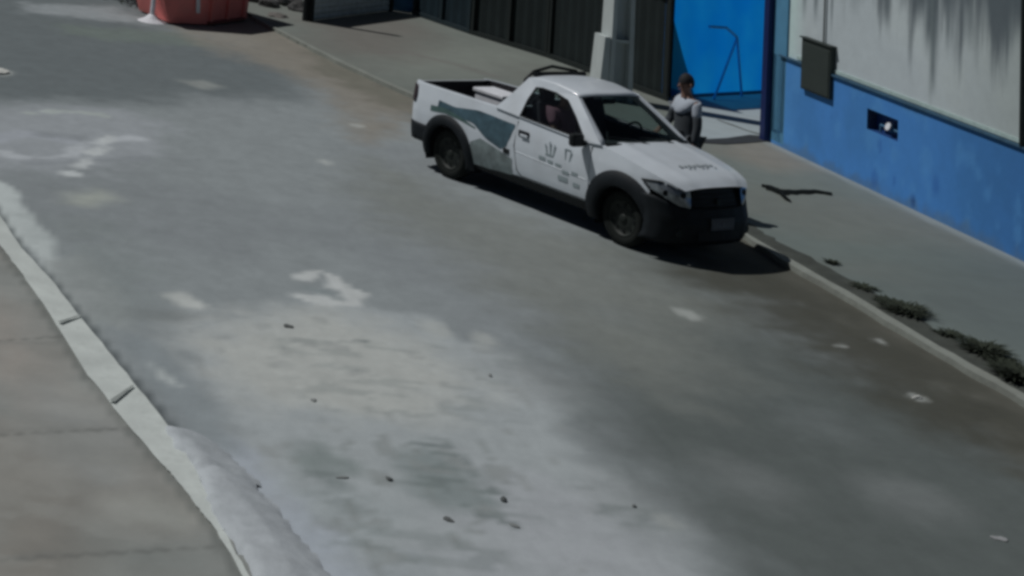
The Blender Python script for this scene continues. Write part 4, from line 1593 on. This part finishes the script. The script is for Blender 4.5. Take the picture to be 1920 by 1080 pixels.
# outside pillar skins between glass and side frames
for sg in (-1, 1):
    v, f = [], []
    for k in range(9):
        t = k / 8
        a0 = ws(sg * .985, t); b0 = ws(sg * 1.0, t) + Vector((-.0, sg * .02, .0))
        zz = b0.z
        v += [a0 + Vector((.006, 0, .004)), Vector((b0.x - .03, sg * (I(zz, [1.0, 1.06, 1.25, 1.40, 1.46, 1.485], [.772, .758, .66, .575, .535, .53]) + .014), zz - .005))]
    f = [(2 * k, 2 * k + 1, 2 * k + 3, 2 * k + 2) for k in range(8)]
    mb = MB(); mb.add(v, f)
    o = mb.build('front_pillar', MT['paint'], truck, True)
    m = o.modifiers.new('s', 'SOLIDIFY'); m.thickness = .012
# roof
def roof(a, b_):
    x = -.92 + (-1.76 + .92) * a
    t = b_ * 2 - 1
    w_ = I(x, [-1.76, -1.5, -.92], [.52, .545, .53])
    y = t * w_
    zc = I(x, [-1.76, -1.6, -1.3, -1.0, -.92], [1.505, 1.53, 1.535, 1.50, 1.475])
    z = zc - .035 * abs(t) ** 3.5
    return (x + .085 * (1 - t * t) * max(0, 1 - a * 3), y, z)
grid_mesh(roof, 16, 20, 'roof', MT['paint'], solid=.02)
# back panel with window
mb = MB()
bt, bb = (-1.765, 1.49), (-1.80, 1.06)
outer = [(-.66, 1.04), (.66, 1.04), (.52, 1.49), (-.52, 1.49)]
inner = [(-.55, 1.14), (.55, 1.14), (.45, 1.42), (-.45, 1.42)]
bx_ = lambda z: -1.80 + (z - 1.04) * .1
ring([(bx_(z), y, z) for y, z in outer], [(bx_(z), y, z) for y, z in inner], 'rear_cab_panel', MT['paint'], .02)
mb = MB(); mb.add([(bx_(z) + .01, y, z) for y, z in inner], [(0, 1, 2, 3)]); mb.build('rear_window', MT['glass'], truck)
# roof sports bar, black
mb = MB()
mb.tube([(-1.80, -.60, 1.08), (-1.80, -.55, 1.45), (-1.79, -.42, 1.55), (-1.78, -.1, 1.615), (-1.79, .35, 1.555), (-1.80, .53, 1.45), (-1.80, .60, 1.08)], .020, 8)
mb.tube([(-1.74, .46, 1.53), (-1.74, -.46, 1.53)], .03, 8)
mb.build('roll_bar', MT['black'], truck)
# interior
mb = MB()
mb.box((-.52, 0, .93), (.42, 1.34, .14))
mb.build('dashboard', MT['interior'], truck, bevel=.03)
mb = MB()
mb.box((-1.76, 0, .85), (.06, 1.36, .55))
mb.box((-1.1, 0, .50), (1.4, 1.4, .1))
for sg in (-1, 1): mb.box((-1.1, sg * .70, .75), (1.35, .04, .52))
mb.build('cab_lining', MT['interior'], truck)
for sg in (-1, 1):
    st_ = MB()
    st_.box((-1.25, sg * .36, .68), (.48, .48, .16))
    st_.box((-1.53, sg * .36, .98), (.14, .46, .56), ax=((1, 0, .18), (0, 1, 0), (-.18, 0, 1)))
    st_.box((-1.60, sg * .36, 1.33), (.08, .24, .15), ax=((1, 0, .18), (0, 1, 0), (-.18, 0, 1)))
    st_.build('seat', MT['seat'], truck, bevel=.03)
mb = MB()
nst = 24
mb.tube([Vector((-.86 + .05 * math.sin(2 * math.pi * k / nst), .36 + .18 * math.cos(2 * math.pi * k / nst), 1.0 + .16 * math.sin(2 * math.pi * k / nst))) for k in range(nst + 1)], .014, 6)
mb.tube([(-.70, .36, .95), (-.86, .36, 1.0)], .03, 8)
mb.build('steering_wheel', MT['black'], truck)
mb = MB(); mb.box((-.92, .0, 1.385), (.03, .20, .055)); mb.build('rear_view_mirror', MT['black'], truck, bevel=.008)


def truck_w(x, y_near, z):
    """truck frame (x forward, y towards the near side) to world"""
    return truck.matrix_basis @ Vector((x, -y_near, z)) if False else Vector((TX + x * math.cos(TYAW) + y_near * math.sin(TYAW), TY + x * math.sin(TYAW) - y_near * math.cos(TYAW), z))


# white box lying in the bed
bc = truck_w(-2.66, .12, .70)
rt = empty('cargo_box', bc, TYAW)
tag(rt, 'white polystyrene box lying in the black load bed behind the cab', 'box')
mb = MB(); mb.box((0, 0, .19), (.50, .34, .34)); mb.build('tub', MT['white'], rt, bevel=.02)
mb = MB(); mb.box((0, 0, .385), (.54, .38, .05)); mb.build('lid', MT['white'], rt, bevel=.012)


# ------------------------------------------------------------------ people
def skin_obj(name, verts, edges, radii, mt, parent, sub=2, root=0):
    me = bpy.data.meshes.new(name)
    bm = bmesh.new()
    L = bm.verts.layers.skin.verify()
    vs = [bm.verts.new(v) for v in verts]
    for a, b_ in edges: bm.edges.new((vs[a], vs[b_]))
    for i, v in enumerate(vs):
        r = radii[i]
        v[L].radius = r if isinstance(r, tuple) else (r, r)
        v[L].use_root = (i == root)
    bm.to_mesh(me); bm.free()
    me.materials.append(mt)
    o = bpy.data.objects.new(name, me)
    C.objects.link(o)
    o.parent = parent
    m = o.modifiers.new('skin', 'SKIN'); m.use_smooth_shade = True
    m = o.modifiers.new('sub', 'SUBSURF'); m.levels = sub; m.render_levels = sub
    return o


def person(loc, rz, label, J, shirt_m, trouser_m, coat=False):
    """J: joints in the person's own frame (x forward, y left)"""
    rt = empty('person', loc, rz)
    tag(rt, label, 'person')
    V, E, Rr = [], [], []

    def chain(names, rad, start=None):
        prev = start
        for n_, r in zip(names, rad):
            V.append(J[n_] if isinstance(n_, str) else n_); Rr.append(r)
            i = len(V) - 1
            if prev is not None: E.append((prev, i))
            prev = i
        return prev
    pelvis = chain(['pelvis'], [(.12, .15)])
    sp1 = chain(['waist'], [(.10, .135)], pelvis)
    sp2 = chain(['chest'], [(.11, .155)], sp1)
    nk = chain(['neck'], [.055], sp2)
    hd = chain(['jaw', 'head', 'crown'], [(.062, .058), (.092, .078), (.06, .055)], nk)
    for s in ('L', 'R'):
        k = chain(['hip' + s, 'knee' + s, 'ankle' + s, 'toe' + s], [.088, .058, .040, .035], pelvis)
        h = chain(['sho' + s, 'elb' + s, 'wri' + s], [.052, .040, .027], sp2)
        w_ = J['wri' + s]; e_ = J['elb' + s]
        d = (Vector(w_) - Vector(e_)).normalized()
        sd = d.cross(Vector((1, 0, 0)) if abs(d.x) < .8 else Vector((0, 0, 1))).normalized()
        palm = Vector(w_) + d * .055
        pk = chain([tuple(palm)], [(.034, .018)], h)
        for q, (o_, ln_) in enumerate(((-.026, .070), (-.009, .080), (.009, .076), (.026, .060))):
            b0 = palm + d * .03 + sd * o_
            cu = d.cross(sd)
            chain([tuple(b0), tuple(b0 + d * ln_ * .5 + cu * .006), tuple(b0 + d * ln_ + cu * .022)], [.010, .009, .007], pk)
        chain([tuple(palm + sd * -.035 + d * -.01), tuple(palm + sd * -.052 + d * .03)], [.011, .009], pk)
    skin_obj('body', V, E, Rr, MT['skin'], rt, 1)
    # shirt
    V, E, Rr = [], [], []
    if coat:
        pz = chain([(.015, 0, 1.19), (.018, 0, 1.24), 'chest', 'collar'], [(.13, .18), (.13, .185), (.13, .185), (.075, .085)])
    else:
        pz = chain(['waist_low', 'waist', 'chest', 'collar'], [(.135, .175), (.125, .165), (.135, .185), (.075, .085)])
    if coat:
        rings = [(.40, .17, .20), (.60, .165, .195), (.80, .16, .19), (.95, .15, .185), (1.08, .14, .175), (1.20, .145, .185), (1.27, .125, .17), (1.30, .08, .10)]
        v, f = [], []
        for iz, (z, rx_, ry_) in enumerate(rings):
            for k in range(24):
                a = 2 * math.pi * k / 24
                fo = 1 + .05 * math.sin(5 * a + iz * .4) * (1.3 - z)
                v.append((.01 + rx_ * fo * math.cos(a), ry_ * fo * math.sin(a), z))
        for iz in range(len(rings) - 1):
            for k in range(24):
                f.append((iz * 24 + k, iz * 24 + (k + 1) % 24, iz * 24 + 24 + (k + 1) % 24, iz * 24 + 24 + k))
        mesh_obj('coat', v, f, MT['trousers'], rt, True)
    if coat:
        for s in ('L', 'R'): skin_obj('sleeve', [tuple(Vector(J['sho' + s]).lerp(Vector(J['elb' + s]), .45)), J['elb' + s], tuple(Vector(J['elb' + s]).lerp(Vector(J['wri' + s]), .85))], [(0, 1), (1, 2)], [.066, .058, .05], MT['trousers'], rt, 2, 0)
    for s in ('L', 'R'):
        chain(['sho' + s, 'slv' + s], [.074, .064], 2)
    skin_obj('shirt', V, E, Rr, shirt_m, rt, 2)
    V, E, Rr = [], [], []
    chain(['pelvis'], [(.14, .17)])
    for s in ('L', 'R'):
        chain(['hip' + s, 'knee' + s, 'cuff' + s], [.105, .078, .068], 0)
    skin_obj('trousers', V, E, Rr, trouser_m, rt, 2)
    for s in ('L', 'R'):
        a = Vector(J['ankle' + s]); t_ = Vector(J['toe' + s])
        V, E, Rr = [], [], []
        chain([tuple(a + Vector((-.03, 0, -.03))), tuple(a.lerp(t_, .5) + Vector((0, 0, -.015))), tuple(t_)], [(.05, .045), (.042, .048), (.03, .045)])
        skin_obj('shoe', V, E, Rr, MT['black'], rt, 1)
    # hair cap and face
    h = Vector(J['head'])
    bm = bmesh.new()
    bmesh.ops.create_uvsphere(bm, u_segments=18, v_segments=12, radius=1)
    for v in bm.verts: v.co = Vector((v.co.x * .104 - .012, v.co.y * .088, v.co.z * .115 + .025)) + h
    kill = [v for v in bm.verts if v.co.z < h.z + .01 and v.co.x > h.x - .02 or v.co.z < h.z - .05]
    bmesh.ops.delete(bm, geom=kill, context='VERTS')
    me = bpy.data.meshes.new('hair'); bm.to_mesh(me); bm.free(); me.materials.append(MT['hair'])
    for p_ in me.polygons: p_.use_smooth = True
    o = bpy.data.objects.new('hair', me); C.objects.link(o); o.parent = rt
    mb = MB()
    mb.tube([h + Vector((.085, 0, .01)), h + Vector((.112, 0, -.03)), h + Vector((.09, 0, -.035))], [.010, .014, .008], 8)
    mb.build('nose', MT['skin'], rt, True)
    for s in (-1, 1):
        mb = MB(); mb.tube([h + Vector((.084, s * .032, .008)), h + Vector((.094, s * .032, .008))], .011, 8); mb.build('eye', MT['hair'], rt)
        mb = MB(); mb.tube([h + Vector((0, s * .076, -.025)), h + Vector((-.01, s * .092, .0)), h + Vector((-.005, s * .088, .025))], [.012, .016, .01], 8); mb.build('ear', MT['skin'], rt, True)
    mb = MB(); mb.tube([h + Vector((.088, -.022, -.062)), h + Vector((.094, 0, -.062)), h + Vector((.088, .022, -.062))], .006, 6); mb.build('mouth', MT['rshirt'], rt)
    return rt


stand = dict(pelvis=(0, 0, .92), waist=(.0, 0, 1.05), waist_low=(0, 0, .90), chest=(.02, 0, 1.27), collar=(.01, 0, 1.38), neck=(.02, 0, 1.43), jaw=(.055, 0, 1.50), head=(.05, 0, 1.56), crown=(.04, 0, 1.62),
             hipL=(0, .095, .86), hipR=(0, -.095, .86), kneeL=(.03, .12, .48), kneeR=(.02, -.12, .48), ankleL=(-.01, .13, .09), ankleR=(-.03, -.13, .09), toeL=(.14, .15, .04), toeR=(.12, -.15, .04),
             cuffL=(-.005, .13, .14), cuffR=(-.025, -.13, .14), shoL=(.01, .19, 1.36), shoR=(.01, -.19, 1.36), slvL=(.03, .23, 1.17), slvR=(.05, -.23, 1.17), elbL=(.03, .25, 1.09), elbR=(.07, -.25, 1.09),
             wriL=(.08, .24, .84), wriR=(.24, -.22, .98))
pl = truck_w(-.98, -1.55, 0)
person((pl.x, pl.y, .0), TYAW - math.pi / 2 - .25, 'person in a long dark grey garment with pale shoulders standing beyond the pickup door', stand, MT['shirt'], MT['trousers'], True)
sit = dict(pelvis=(0, 0, .13), waist=(-.02, 0, .26), waist_low=(0, 0, .12), chest=(-.03, 0, .44), collar=(-.03, 0, .54), neck=(-.02, 0, .585), jaw=(.02, 0, .64), head=(.015, 0, .70), crown=(0, 0, .76),
           hipL=(.05, .09, .12), hipR=(.05, -.09, .12), kneeL=(.44, .11, .16), kneeR=(.44, -.11, .16), ankleL=(.50, .11, -.20), ankleR=(.50, -.11, -.20), toeL=(.60, .12, -.24), toeR=(.60, -.12, -.24),
           cuffL=(.50, .11, -.14), cuffR=(.50, -.11, -.14), shoL=(-.03, .18, .52), shoR=(-.03, -.18, .52), slvL=(.03, .21, .36), slvR=(.03, -.21, .36), elbL=(.06, .22, .29), elbR=(.06, -.22, .29),
           wriL=(.24, .15, .23), wriR=(.26, -.20, .30))
pl = truck_w(-1.30, .36, .70)
person((pl.x, pl.y, .66), TYAW, 'person in a reddish shirt sitting in the cab behind the side window', sit, MT['rshirt'], MT['trousers'])
